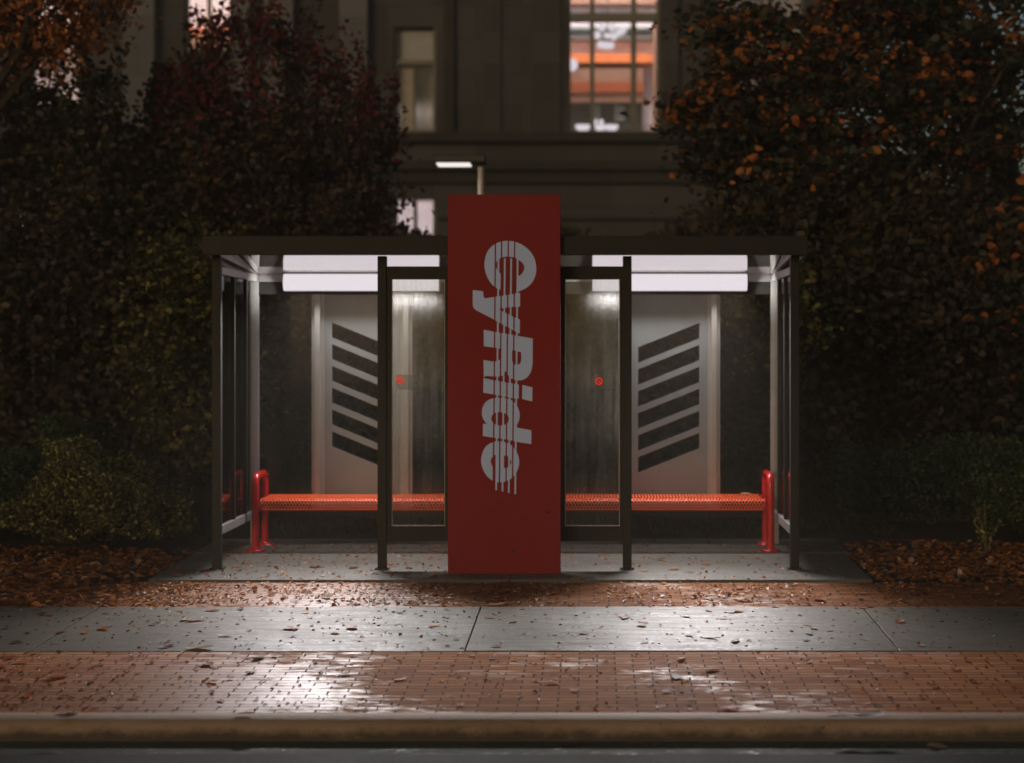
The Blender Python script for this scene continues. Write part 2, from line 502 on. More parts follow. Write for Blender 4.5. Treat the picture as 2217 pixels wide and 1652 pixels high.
# kerb with a rounded nose, gutter pan, road
kz = gz(KY1) + .004
NR = .085
prof = [(KY1, kz - .4), (KY1, kz), (KY0 + NR + .02, kz - .003)]
for i in range(0, 8):
    a = R(78 * i / 7); prof.append((KY0 + NR - NR * math.sin(a), kz - .004 - NR + NR * math.cos(a)))
prof += [(KY0 - .045, kz - .091), (KY0 - .045, kz - .4)]
b = MB(); b.prism_x(prof[::-1], XL, XR, 0, True)
kerb = tag(b.build('kerb', M['kerb'], None, (0, 0, 0)), kind='structure')
b = MB()
b.hexa([(XL, -4.89, -.5), (XR, -4.89, -.5), (XR, KY0 - .046, -.5), (XL, KY0 - .046, -.5), (XL, -4.89, kz - .106), (XR, -4.89, kz - .106), (XR, KY0 - .046, kz - .091), (XL, KY0 - .046, kz - .091)])
tag(b.build('gutter_pan', M['gutter'], None, (0, 0, 0), .008), kind='structure')
b = MB()
ys = [-4.905, -5.2, -6, -8, -12, -20, -40, -80]
zs = [kz - .094, kz - .088, kz - .08, kz - .06, kz - .05, kz - .1, kz - .2, kz - .3]
vs = [(x, y, z) for y, z in zip(ys, zs) for x in (-90, 90)] + [(-90, -4.905, -.6), (90, -4.905, -.6)]
fs = [(2 * i, 2 * i + 2, 2 * i + 3, 2 * i + 1) for i in range(len(ys) - 1)] + [(16, 0, 1, 17)]
b.add(vs, fs)
tag(b.build('road', M['asphalt'], None, (0, 0, 0)), kind='structure')

# planting bed / terrain behind the walk, out to the far distance
def soil_z(x, y):
    h = -.045 + .012 * max(0, y + .5) + .03 * max(0, y - 1.9)
    return min(h, .9) + .018 * math.sin(x * 2.1 + y) * math.sin(y * 1.7 - x * .6) * (1 if y > -.4 else .4)
b = MB()
xs = np.concatenate([np.linspace(-120, -12, 10), np.linspace(-10, 10, 61), np.linspace(12, 120, 10)])
ysg = np.concatenate([np.linspace(-.5, 6, 31), np.linspace(7, 26, 16), np.linspace(32, 160, 8)])
vs = [(x, y, soil_z(x, y) if not (-2.75 < x < 2.8 and y < 1.9) else -.10) for y in ysg for x in xs]
nx = len(xs)
b.add(vs, [(j * nx + i, j * nx + i + 1, (j + 1) * nx + i + 1, (j + 1) * nx + i) for j in range(len(ysg) - 1) for i in range(nx - 1)], 0, True)
tag(b.build('ground', M['soil'], None, (0, 0, 0)), kind='structure')

# ------------------------------------------------------------------ bus shelter
shelter = thing('bus_shelter', (0, .7, 0), 'dark metal and glass bus shelter lit by white tubes, standing behind the tall red sign', 'bus shelter')
PX = [-2.147, -.909, .925, 2.178]
PH = .033
ROOF0, ROOFS = 2.42, -.104     # underside height at Y=0, slope


def roof_z(y): return ROOF0 + ROOFS * y


for i, x in enumerate(PX):
    b = MB(); b.box(x - PH, x + PH, -PH, PH, gz(0) + .008, 2.343)
    po = b.build('post', M['bronze'], shelter, None, .004)
    b = MB(); b.box(x - .055, x + .055, -.05, .05, gz(-.05), gz(0) + .0078)
    for dx in (-.043, .043): b.lathe((x + dx, -.04, gz(0) + .0078), [(.008, 0), (.008, .006), (.0001, .008)], 8)
    b.build('base_plate', M['bronze'], po, None, .001)
# roof: sloping deck, front fascia, side trims
XF0, XF1 = -2.213, 2.252
y0, y1 = -.155, 1.56
b = MB()
b.hexa([(XF0 + .02, y0, roof_z(y0) + .004), (XF1 - .02, y0, roof_z(y0) + .004), (XF1 - .02, y1, roof_z(y1) + .004), (XF0 + .02, y1, roof_z(y1) + .004),
        (XF0 + .02, y0, roof_z(y0) + .05), (XF1 - .02, y0, roof_z(y0) + .05), (XF1 - .02, y1, roof_z(y1) + .05), (XF0 + .02, y1, roof_z(y1) + .05)])
roof = b.build('roof', M['bronze'], shelter)
b = MB()
b.hexa([(-2.125, -.15, roof_z(-.15) - .004), (2.156, -.15, roof_z(-.15) - .004), (2.156, 1.49, roof_z(1.49) - .004), (-2.125, 1.49, roof_z(1.49) - .004),
        (-2.125, -.15, roof_z(-.15)), (2.156, -.15, roof_z(-.15)), (2.156, 1.49, roof_z(1.49)), (-2.125, 1.49, roof_z(1.49))])
b.build('ceiling_sheet', M['ceiling'], roof)
b = MB(); b.box(XF0, XF1, -.205, -.157, 2.343, 2.481)
b.build('fascia', M['bronze'], roof, None, .004)
for xa, xb in ((XF0, XF0 + .018), (XF1 - .018, XF1)):
    b = MB()
    b.hexa([(xa, -.155, 2.343), (xb, -.155, 2.343), (xb, 1.57, roof_z(1.57) - .055), (xa, 1.57, roof_z(1.57) - .055),
            (xa, -.155, 2.481), (xb, -.155, 2.481), (xb, 1.57, roof_z(1.57) + .06), (xa, 1.57, roof_z(1.57) + .06)])
    b.build('side_fascia', M['frame_grey'], roof, None, .002)
# rake plates under the deck above each side frame
for x in (PX[0], PX[3]):
    b = MB()
    b.hexa([(x - .02, .034, 2.345), (x + .02, .034, 2.345), (x + .02, 1.41, 2.2695), (x - .02, 1.41, 2.2695),
            (x - .02, .034, roof_z(.034) - .006), (x + .02, .034, roof_z(.034) - .006), (x + .02, 1.41, 2.274), (x - .02, 1.41, 2.274)])
    b.build('rake_plate', M['frame_grey'], roof, None, .002)

YB = 1.45
BX0, BX1 = at(566, 0, YB)[0], at(1671, 0, YB)[0]
# side frames
for x, xb in ((PX[0], BX0), (PX[3], BX1)):
    sgn = 1 if x < 0 else -1
    b = MB(); b.box(x - .025, x + .025, .0345, 1.415, 2.208, 2.268)
    sf = b.build('side_beam', M['frame_grey'], shelter, None, .003)
    b = MB(); b.box(x - .025, x + .025, .0345, 1.415, .252, .318)
    b.build('side_rail', M['frame_grey'], shelter, None, .003)
    for yy in (.55, 1.03):
        b = MB(); b.box(x - .02, x + .02, yy - .022, yy + .022, .319, 2.207)
        b.build('side_mullion', M['bronze'], shelter, None, .003)
    for ya, yb in ((.04, .527), (.573, 1.007), (1.053, 1.41)):
        b = MB(); b.box(x - .004, x + .004, ya, yb, .32, 2.206)
        b.build('side_pane', M['side_glass'], shelter)
# back corner posts, beam, rail
for x in (PX[0], PX[3]):
    b = MB(); b.box(x - .033, x + .033, 1.417, 1.483, .02, 2.265)
    b.build('corner_post', M['frame_grey'], shelter, None, .004)
b = MB(); b.box(PX[0] + .034, PX[3] - .034, 1.42, 1.48, 2.205, 2.268)
b.build('back_beam', M['frame_grey'], shelter, None, .004)
b = MB(); b.box(PX[0] + .034, PX[3] - .034, 1.43, 1.475, 2.10, 2.204)
b.build('back_head_rail', M['bronze'], shelter, None, .003)
b = MB(); b.box(PX[0] + .034, PX[3] - .034, 1.425, 1.475, .25, .32)
b.build('back_rail', M['bronze'], shelter, None, .003)
mull = []
for px0, px1 in ((675, 703), (867, 893), (1339, 1365), (1532, 1559)):
    xa, xb = at(px0, 0, YB)[0], at(px1, 0, YB)[0]
    w = xb - xa
    b = MB(); b.box(xa, xb, 1.435, 1.47, .3205, 2.0995); b.box(xa + w * .28, xa + w * .72, 1.395, 1.4345, .3205, 2.0995)
    b.build('back_mullion', M['frame_grey'], shelter, None, .003)
    mull.append((xa, xb))
for xa, xb in ((PX[0] + .036, mull[0][0] - .001), (mull[1][1] + .001, mull[2][0] - .001), (mull[3][1] + .001, PX[3] - .036)):
    b = MB(); b.box(xa, xb, 1.448, 1.456, .321, 2.099)
    b.build('back_pane', M['back_glass'], shelter)


def slotted_panel(px0, px1, sx0, sx1, tops_a, tops_b, h):
    """sheet with slanted slots, one mesh: columns left and right of the slots, slanted webs between them"""
    Yp = 1.44
    xa, xb = at(px0, 0, Yp)[0], at(px1, 0, Yp)[0]
    s0, s1 = at(sx0, 0, Yp)[0], at(sx1, 0, Yp)[0]
    z = lambda py: at(0, py, Yp)[1]
    ztop, zbot = 2.0985, .3215
    b = MB()
    b.prism_y([(xa, zbot), (s0, zbot), (s0, ztop), (xa, ztop)], Yp, Yp + .012)
    b.prism_y([(s1, zbot), (xb, zbot), (xb, ztop), (s1, ztop)], Yp, Yp + .012)
    n = len(tops_a)
    prev = None
    for i in range(n + 1):
        ta = ztop if i == 0 else z(tops_a[i - 1] + h)
        tb = ztop if i == 0 else z(tops_b[i - 1] + h)
        ba = zbot if i == n else z(tops_a[i])
        bb = zbot if i == n else z(tops_b[i])
        b.prism_y([(s0, ba), (s1, bb), (s1, tb), (s0, ta)], Yp, Yp + .012)
    o = b.build('slotted_panel', M['panel'], shelter)
    g = MB(); g.box(s0 - .05, s1 + .05, 1.4565, 1.4605, .4, 2.0)
    g.build('slot_glass', M['back_glass'], o)
    return o


ta = [698 + 47.2 * i for i in range(6)]
tb = [x + 54 for x in ta]
slotted_panel(703, 867, 719, 850, ta, tb, 32.5)
ta2 = [752 + 47.6 * i for i in range(6)]
slotted_panel(1365, 1532, 1381.5, 1514, ta2, [x - 53 for x in ta2], 33.5)

# light fixtures under the back beam, with the lamps in them
FIX = []
for px0, px1 in ((613, 948), (1283, 1618)):
    x0, x1 = at(px0, 0, 1.30)[0], at(px1, 0, 1.30)[0]
    FIX.append((x0, x1))
    b = MB(); b.box(x0 - .005, x1 + .005, 1.37, 1.419, 2.125, 2.262)
    fx = b.build('light_fixture', M['housing'], shelter, None, .004)
    sb = MB(); zc = roof_z(1.30) - .0045; sb.box(x0 - .004, x1 + .004, 1.285, 1.42, zc - .012, zc); sb.build('dark_gap_strip', M['black'], fx)  # added black strip that darkens the bright gap above the lens
    lens = MB()
    pr = [(1.369, 2.128)] + [(1.335 - .05 * math.sin(R(a)), 2.197 - .069 * math.cos(R(a))) for a in range(0, 181, 15)] + [(1.369, 2.266)]
    lens.prism_x(pr, x0, x1, 0, True)
    lens.build('lamp_lens', M['lens'], fx)


def lamp(name, loc, rot, sx, sy, energy, spread, color=(1, .93, .90), parent=None):
    L = bpy.data.lights.new(name, 'AREA'); L.shape = 'RECTANGLE'; L.size = sx; L.size_y = sy
    L.energy = energy; L.spread = R(spread); L.color = color
    o = bpy.data.objects.new(name, L); COL.objects.link(o)
    if parent is not None:
        o.parent = parent; o.location = Vector(loc) - WORLD_LOC[parent.name]
    else:
        o.location = loc
    o.rotation_euler = rot
    return o


LC = (1, .945, .95)
for x0, x1 in FIX:
    xc = (x0 + x1) / 2
    lamp('tube_lamp', (xc, 1.315, 2.118), (R(-28), 0, 0), x1 - x0 - .04, .085, 25, 118, LC, shelter)
    lamp('front_fill_lamp', (xc, 1.262, 2.14), (R(-55), 0, 0), x1 - x0 - .04, .07, 27, 64, LC, shelter)  # added fill, lights the foreground like an unseen street light
    lamp('tube_lamp_up', (xc, 1.24, 2.255), (R(180), 0, 0), x1 - x0 - .04, .05, 2.2, 150, LC, shelter)
    lamp('tube_lamp_end', (x0 - .012, 1.31, 2.17), (0, R(72), 0), .1, .05, 1.15, 120, LC, shelter)
    lamp('tube_lamp_end', (x1 + .012, 1.31, 2.17), (0, R(-72), 0), .1, .05, 1.15, 120, LC, shelter)

# front windscreens beside the sign
def windscreen(px0, px1, sx0, sx1, label_px, circ, post_side):
    zt1, zt0 = at(0, 577, 0)[1], at(0, 605, 0)[1]
    zb1, zb0 = at(0, 1139, 0)[1], at(0, 1171, 0)[1]
    gx0, gx1 = at(px0, 0, 0)[0], at(px1, 0, 0)[0]
    ox0, ox1 = sx0, sx1
    b = MB()
    b.box(ox0, ox1, -.02, .02, zt0, zt1)
    b.box(ox0, ox1, -.02, .02, zb0, zb1)
    b.box(ox0, gx0, -.02, .02, zb1 + .0003, zt0 - .0003)
    b.box(gx1, ox1, -.02, .02, zb1 + .0003, zt0 - .0003)
    fr = b.build('windscreen_frame', M['bronze'], shelter)
    b = MB(); e = .006
    b.box(gx0 + .0005, gx1 - .0005, -.012, .012, zb1 + .0005, zb1 + e)
    b.box(gx0 + .0005, gx0 + e, -.012, .012, zb1 + e + .0003, zt0 - .0005)
    b.box(gx1 - e, gx1 - .0005, -.012, .012, zb1 + e + .0003, zt0 - .0005)
    b.build('gasket', M['gasket'], fr)
    b = MB(); b.box(gx0 + e + .0005, gx1 - e - .0005, -.003, .003, zb1 + e + .0005, zt0 - .001)
    pane = b.build('windscreen_pane', M['dusty_glass'], shelter)
    # no-smoking sticker on the pane: film, ring with slash, faint print
    lx0, lz1 = at(label_px[0], label_px[1], -.005); lx1, lz0 = at(label_px[2], label_px[3], -.005)
    s = MB(); s.box(lx0, lx1, -.0050, -.0042, lz0, lz1, 0)
    cx, cz = at(circ[0], circ[1], -.005); ro, ri = .0285, .0195
    n = 28
    vs = []
    for k in range(n):
        a = 2 * math.pi * k / n
        for rr in (ro, ri):
            for yy in (-.0062, -.0052): vs.append((cx + rr * math.cos(a), yy, cz + rr * math.sin(a)))
    fs = []
    for k in range(n):
        p, q = 4 * k, 4 * ((k + 1) % n)
        fs += [(p, q, q + 2, p + 2), (p + 1, p + 3, q + 3, q + 1), (p, p + 1, q + 1, q), (p + 2, q + 2, q + 3, p + 3)]
    s.add(vs, fs, 1)
    c45 = math.cos(R(45)); w = .0042; l = ri + .001
    d = [(-l * c45 - w * c45, l * c45 - w * c45), (l * c45 - w * c45, -l * c45 - w * c45), (l * c45 + w * c45, -l * c45 + w * c45), (-l * c45 + w * c45, l * c45 + w * c45)]
    s.prism_y([(cx + u, cz + v) for u, v in d], -.0061, -.0053, 1)
    s.build('no_smoking_sticker', [M['sticker_film'], M['sticker_red']], pane)
    return fr


windscreen(848, 964, PX[1] + PH + .0005, at(972, 0, 0)[0], (857, 811, 902, 844), (866, 823), 0)
windscreen(1223, 1342, at(1211, 0, 0)[0], PX[2] - PH - .0005, (1287, 814, 1333, 846), (1296.5, 825.5), 1)

# ------------------------------------------------------------------ red sign pylon with the striped lettering
YS = -.272
SX0, SX1 = at(969.5, 0, YS)[0], at(1213.5, 0, YS)[0]
SZ1, SZ0 = at(0, 421, YS)[1], gz(YS) + .002
sign = thing('sign_pylon', ((SX0 + SX1) / 2, YS, gz(YS)), 'tall red sign board with white sideways lettering, in front of the shelter', 'sign')
b = MB(); b.box(SX0, SX1, YS, YS + .06, SZ0, SZ1)
panel = b.build('sign_board', M['red_paint'], sign, None, .004)

LET = {
 'C': [[(553,990),(485,970),(440,935),(390,895),(330,810),(285,710),(260,600),(255,520),(268,420),(300,320),(360,230),(445,160),(530,125),(640,103),(730,105),(830,125),(930,165),(1030,235),(1110,320),(1165,420),(1195,530),(1200,630),(1185,730),(1150,820),(1090,900),(1010,965),(940,1000),(870,1022),(843,1022),(843,750),(875,745),(925,715),(965,660),(983,595),(970,540),(930,485),(875,450),(840,430),(800,405),(690,388),(570,405),(525,430),(490,465),(468,500),(468,590),(490,630),(530,680),(553,700)]],
 'y': [[(45,997),(235,1020),(240,1110),(262,1148),(440,1122),(490,1110),(620,1095),(740,1078),(850,1050),(905,1045),(905,1297),(860,1300),(740,1306),(600,1322),(520,1338),(570,1378),(640,1410),(720,1445),(790,1490),(865,1515),(903,1535),(897,1788),(860,1775),(820,1752),(710,1685),(600,1632),(490,1572),(430,1530),(90,1355),(60,1320),(45,1270)]],
 'R': [[(245,135),(470,178),(700,212),(860,245),(1137,293),(1132,750),(1115,870),(1070,960),(1000,1025),(930,1052),(855,1055),(800,1040),(740,1015),(700,985),(680,940),(640,885),(622,905),(610,950),(590,965),(510,988),(430,983),(290,972),(245,1000),(240,683),(420,712),(475,705),(545,672),(553,672),(553,478),(475,465),(420,455),(245,433)],
       [(770,505),(820,515),(860,525),(915,540),(925,555),(925,690),(910,740),(870,770),(810,770),(775,740),(758,690),(758,530)]],
 'i': [[(240,1013),(430,1050),(600,1080),(740,1105),(860,1118),(882,1135),(880,1383),(830,1388),(740,1370),(600,1345),(430,1310),(235,1275)], [(945,1135),(1130,1180),(1125,1435),(940,1390)]],
 'd': [[(430,-140),(330,-110),(260,-50),(225,20),(208,120),(220,200),(250,270),(290,320),(305,335),(232,320),(228,548),(430,580),(600,603),(780,635),(850,655),(1108,695),(1110,445),(850,395),(845,355),(880,290),(900,200),(895,120),(865,30),(830,-30),(780,-80),(740,-115),(640,-140),(540,-155)],
       [(430,135),(465,122),(540,112),(600,130),(665,150),(690,190),(702,235),(690,290),(665,325),(620,345),(540,362),(490,345),(440,335),(410,310),(390,270),(380,230),(395,180)]],
 'e': [[(430,655),(540,640),(640,660),(720,695),(790,760),(840,830),(875,910),(890,1000),(885,1080),(865,1150),(835,1220),(800,1265),(740,1330),(660,1365),(600,1385),(540,1390),(490,1393),(462,1400),(465,895),(440,890),(410,920),(380,960),(370,1000),(385,1060),(408,1110),(408,1362),(310,1290),(245,1190),(210,1100),(195,1010),(200,940),(225,840),(270,750),(340,690)],
       [(615,905),(650,898),(690,930),(722,970),(745,1000),(745,1040),(725,1075),(690,1110),(650,1138),(612,1120)]],
}
OFF = {'C': 0, 'y': 0, 'R': 1583.3, 'i': 1583.3, 'd': 3097.8, 'e': 3097.8}
SLIT = [(457, 420), (570, 530), (690, 650), (807, 768)]
LINE = [(510, 470), (625, 585), (740, 700), (857, 817)]
LEND = [4633, 4656, 4680, 4703]


def spans(polys, v):
    xs = []
    for p in polys:
        for (xa, ya), (xb, yb) in zip(p, p[1:] + p[:1]):
            if (ya <= v) != (yb <= v): xs.append(xa + (xb - xa) * (v - ya) / (yb - ya))
    xs.sort()
    return [(xs[i], xs[i + 1]) for i in range(0, len(xs) - 1, 2)]


def smooth_poly(p):
    """one pass of corner cutting on the shallow corners, so that traced curves read as curves"""
    out = []
    n = len(p)
    for i in range(n):
        a, c, d = Vector(p[i - 1]), Vector(p[i]), Vector(p[(i + 1) % n])
        e, f = c - a, d - c
        if e.length > 1 and f.length > 1 and abs(e.angle(f)) < .62:
            k = min(e.length, f.length) * .25
            out += [tuple(c - e.normalized() * k), tuple(c + f.normalized() * k)]
        else:
            out.append(tuple(c))
    return out


def cut(sp, a, c):
    out = []
    for u, w in sp:
        if w <= a or u >= c: out.append((u, w)); continue
        if u < a: out.append((u, a))
        if w > c: out.append((c, w))
    return out


def join(sp):
    sp = sorted(sp); out = []
    for u, w in sp:
        if out and u <= out[-1][1]: out[-1] = (out[-1][0], max(w, out[-1][1]))
        else: out.append((u, w))
    return out


polys = [[smooth_poly([(x, y + OFF[k]) for x, y in pp]) for pp in LET[k]] for k in LET]
b = MB()
step = 4.0
sc = (13 + YS) / F * .82111 / 6.8842       # metres per tracing unit
lx = at(1240 * .82111, 0, YS)[0]; lz = at(0, 620 * .82111, YS)[1]
runs = {}
v = 100.0
while v < 4710:
    vm = v + step / 2
    sp = []
    for ps in polys: sp += spans(ps, vm)
    sp = join(sp)
    tt = (vm - 150) / 4250
    for s0, s1 in SLIT:
        c = s0 + (s1 - s0) * tt; sp = cut(sp, c - 12.5, c + 12.5)
    tl_ = (vm - 700) / 3900
    for (s0, s1), end in zip(LINE, LEND):
        if 420 < vm < end:
            c = s0 + (s1 - s0) * tl_
            k = max(0, vm - (end - 14)) / 14
            sp.append((c - 15.5 * (1 - .6 * k), c + 15.5 * (1 - .6 * k)))
    for u, w in join(sp):
        xa, xb = lx + u * sc, lx + w * sc
        za, zb = lz - v * sc, lz - (v + step) * sc
        b.add([(xa, YS - .0022, zb), (xb, YS - .0022, zb), (xb, YS - .0022, za), (xa, YS - .0022, za)], [(0, 1, 2, 3)])
    v += step
b.build('lettering', M['white_vinyl'], sign)
for px, py in ((980, 1231), (1112.5, 1194), (1187.5, 1108.5)):
    x, z = at(px, py, YS)
    b = MB()
    n = 12
    vs = [(x + r_ * math.cos(2 * math.pi * k / n), YS - y_, z + r_ * math.sin(2 * math.pi * k / n)) for r_, y_ in ((.011, -.0005), (.011, .003), (.006, .006)) for k in range(n)]
    fs = [(i * n + k, i * n + (k + 1) % n, (i + 1) * n + (k + 1) % n, (i + 1) * n + k) for i in range(2) for k in range(n)] + [tuple(range(2 * n, 3 * n))]
    b.add(vs, fs)
    b.build('bolt', M['bolt'], sign)

# ------------------------------------------------------------------ bench
bench = thing('bench', (.02, 1.18, gz(1.18)), 'long orange red mesh bench with looped tube ends inside the shelter', 'bench')
SEATX0, SEATX1 = -2.0, 2.045
prof = [(1.395, .443), (1.33, .446), (1.25, .445), (1.15, .443), (1.06, .4425), (.985, .441)]
for a in range(15, 181, 15):
    prof.append((.985 - .045 * math.sin(R(a)), .396 + .045 * math.cos(R(a))))
prof += [(1.01, .352), (1.05, .358)]
# resample the profile by arc length
pv = [Vector((y, z)) for y, z in prof]
ln = [0]
for i in range(1, len(pv)): ln.append(ln[-1] + (pv[i] - pv[i - 1]).length)
def prof_at(s):
    s = max(0, min(ln[-1], s))
    for i in range(1, len(ln)):
        if s <= ln[i] + 1e-9:
            k = (s - ln[i - 1]) / (ln[i] - ln[i - 1]); return pv[i - 1].lerp(pv[i], k)
    return pv[-1]
pitch, rowh = .0255, .026
ncol = int((SEATX1 - SEATX0) / pitch); nrow = int(ln[-1] / rowh)
b = MB()
def ribbon(p, q, w, th):
    """flat strand of expanded metal between two (x, s) points"""
    (xa, sa), (xb, sb) = p, q
    d = Vector((xb - xa, sb - sa)); nrm = Vector((-d.y, d.x)).normalized() * w / 2
    vs = []
    for off in (0, -th):
        for (x_, s_) in ((xa - nrm.x, sa - nrm.y), (xb - nrm.x, sb - nrm.y), (xb + nrm.x, sb + nrm.y), (xa + nrm.x, sa + nrm.y)):
            c = prof_at(s_); t_ = prof_at(s_ + .004) - prof_at(s_ - .004); t_.normalize()
            nn = Vector((-t_.y, t_.x))      # outward (up on the flat part)
            if nn.y < 0 and s_ < .35: nn = -nn
            c = c + nn * off
            vs.append((x_, c.x, c.y))
    b.add(vs, [(0, 1, 2, 3), (7, 6, 5, 4), (0, 4, 5, 1), (1, 5, 6, 2), (2, 6, 7, 3), (3, 7, 4, 0)])
S_TOP = .405
for i in range(ncol):
    xo = SEATX0 + pitch * (i + .5)
    ss = [0, .07, .15, .25, .34, S_TOP]
    for sa, sb in zip(ss, ss[1:]):
        ribbon((xo, sa), (xo, sb), .0135, .006)
for sa in (.004, .2):
    for i in range(40):
        ribbon((SEATX0 + (SEATX1 - SEATX0) * i / 40, sa), (SEATX0 + (SEATX1 - SEATX0) * (i + 1) / 40, sa), .012, .004)
j = 0
while S_TOP + (j + 1) * .024 < ln[-1]:
    for i in range(ncol):
        xo = SEATX0 + pitch * (i + .5 + (.5 if j % 2 else 0))
        if xo > SEATX1: continue
        s0_ = S_TOP + j * .024
        ribbon((xo, s0_), (xo, s0_ + .0125), .0075, .004)
        ribbon((xo, s0_ + .0115), (xo - pitch / 2, s0_ + .0245), .0075, .004)
        ribbon((xo, s0_ + .0115), (xo + pitch / 2, s0_ + .0245), .0075, .004)
    j += 1
seat = b.build('seat', M['bench_mesh'], bench)
b = MB()
for y_, z_ in ((1.385, .425), (1.2, .425)):
    b.box(SEATX0 - .004, SEATX1 + .004, y_ - .012, y_ + .012, z_ - .022, z_ + .003)
b.tube([(SEATX0 - .004, y_, z_ - .004) for y_, z_ in prof], .008, 8)
b.tube([(SEATX1 + .004, y_, z_ - .004) for y_, z_ in prof], .008, 8)
b.build('seat_edge', M['bench_red'], seat)
for x in (-2.054, 2.098):
    r_ = .03; yf, yb = .985, 1.395; zt = .652
    pts = [(x, yf, gz(yf) + .012), (x, yf, .40), (x, yf, zt - .105)]
    for a in range(15, 91, 15): pts.append((x, yf + .075 - .075 * math.cos(R(a)), zt - .105 + .075 * math.sin(R(a))))
    for a in range(0, 91, 15): pts.append((x, yb - .075 + .075 * math.sin(R(a)), zt - .105 + .075 * math.cos(R(a))))
    pts += [(x, yb, .40), (x, yb, gz(yb) + .012)]
    b = MB(); b.tube(pts, r_, 14)
    lg = b.build('leg_loop', M['bench_red'], bench)
    for yy in (yf, yb):
        f = MB(); f.lathe((x, yy, gz(yy) + .004), [(.0001, 0), (.082, 0), (.082, .008), (.045, .014), (.034, .03), (.031, .04)], 24)
        for k in range(4):
            a = R(45 + 90 * k); f.lathe((x + .062 * math.cos(a), yy + .062 * math.sin(a), gz(yy) + .0125), [(.008, 0), (.008, .006), (.0001, .009)], 8)
        f.build('foot_flange', M['bench_red'], lg)
    sgn = 1 if x < 0 else -1
    for yy, zz in ((1.03, .355), (1.36, .405)):
        f = MB(); f.tube([(x, yy, zz), (x + sgn * .06, yy, zz)], .012, 8); f.build('seat_bracket', M['bench_red'], bench)
f = MB()
f.tube([(.02, 1.19, gz(1.19) + .012), (.02, 1.19, .36)], .03, 12); f.box(-.01, .05, 1.05, 1.37, .36, .40)
f.build('leg', M['bench_red'], bench)

# ------------------------------------------------------------------ path lamp behind the shelter
YP = 6.0
hx0, _ = at(941, 0, YP); hx1, hz = at(1052, 356, YP)
pxp = at(1041, 0, YP)[0]
plamp = thing('path_lamp', (pxp, YP, soil_z(pxp, YP)), 'pale pole with a flat dark lit head rising behind the red sign', 'street lamp')
b = MB(); b.tube([(pxp, YP, soil_z(pxp, YP) - .05), (pxp, YP, hz - .03)], [.04, .031], 12); b.build('pole', M['pole'], plamp)
b = MB(); b.box(hx0, hx1, YP - .16, YP + .16, hz + .008, hz + .09); b.build('lamp_head', M['black'], plamp, None, .012)
b = MB(); b.box(at(947, 0, YP)[0], at(1019, 0, YP)[0], YP - .13, YP + .13, hz - .016, hz + .007); b.build('lamp_lens', M['lamp_lens'], plamp, None, .006)
lamp('path_light', ((hx0 + hx1) / 2 - .05, YP, hz - .026), (0, 0, 0), .3, .2, 2.2, 100, (1, .78, .58), plamp)

# ------------------------------------------------------------------ stone building far behind
YW = 24.0
def bx(px): return at(px, 0, YW)[0]
def bz(py): return at(0, py, YW)[1]
building = thing('stone_building', (0, YW + 4, soil_z(0, YW)), 'dark stone public building with tall lit windows behind the trees', 'building')
GZ = .3
holes = [  # window openings in pixels: x0, x1, y0(top), y1(bottom), kind
    (1228, 1428, -150, 288, 'big'), (852, 943, 58, 286, 'narrow'), (852, 943, 430, 520, 'low'),
    (398, 500, -190, 110, 'tall'), (62, 172, -190, 232, 'tall'),
    (385, 480, 452, 548, 'low'), (25, 105, 448, 505, 'low'), (1560, 1740, -150, 288, 'tall'),
]
xs = sorted({bx(h[0]) for h in holes} | {bx(h[1]) for h in holes} | {-17.0, bx(1800)})
zs = sorted({bz(h[2]) for h in holes} | {bz(h[3]) for h in holes} | {GZ, 13.0, bz(288) - .0})
b = MB()
def in_hole(x, z):
    return any(bx(h[0]) < x < bx(h[1]) and bz(h[3]) < z < bz(h[2]) for h in holes)
for i in range(len(xs) - 1):
    # merge cells vertically
    j = 0
    while j < len(zs) - 1:
        if in_hole((xs[i] + xs[i + 1]) / 2, (zs[j] + zs[j + 1]) / 2): j += 1; continue
        k = j
        while k + 1 < len(zs) - 1 and not in_hole((xs[i] + xs[i + 1]) / 2, (zs[k + 1] + zs[k + 2]) / 2): k += 1
        b.box(xs[i], xs[i + 1], YW, YW + .5, zs[j], zs[k + 1]); j = k + 1
wall = b.build('facade', M['stone'], building)
b = MB(); b.box(-17, bx(1800), YW + .501, YW + 12, GZ, 13.2)
# (hollowed where rooms are: back volume starts behind the rooms)
b = MB(); b.box(-17.2, bx(1800) + .2, YW - .25, YW + 12, 13.0, 13.4)
b.build('roof', M['stone_dark'], building)
b = MB(); b.box(-17, bx(1800), YW + 6, YW + 6.3, GZ, 12.99); b.box(bx(1800) - .3, bx(1800), YW + .501, YW + 5.99, GZ, 12.99); b.box(-17, -16.7, YW + .501, YW + 5.99, GZ, 12.99)
b.build('rear_wall', M['stone_dark'], building)
def course(py0, py1, d, mat, name, x0=-17, x1=None):
    bb = MB(); bb.box(x0, bx(1800) if x1 is None else x1, YW - d, YW - .003, bz(py1), bz(py0))
    return bb.build(name, mat, building, None, .03)
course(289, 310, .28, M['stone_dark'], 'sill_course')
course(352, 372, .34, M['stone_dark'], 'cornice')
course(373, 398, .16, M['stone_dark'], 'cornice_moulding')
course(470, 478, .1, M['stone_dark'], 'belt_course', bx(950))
# flat stone piers between the openings
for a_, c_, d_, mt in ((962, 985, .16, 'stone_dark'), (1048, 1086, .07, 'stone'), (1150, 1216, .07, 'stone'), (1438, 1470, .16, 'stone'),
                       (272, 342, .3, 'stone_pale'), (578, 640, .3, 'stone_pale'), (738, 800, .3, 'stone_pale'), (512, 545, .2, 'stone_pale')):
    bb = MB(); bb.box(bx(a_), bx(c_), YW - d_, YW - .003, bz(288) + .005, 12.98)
    bb.build('pier', M[mt], building, None, .03)
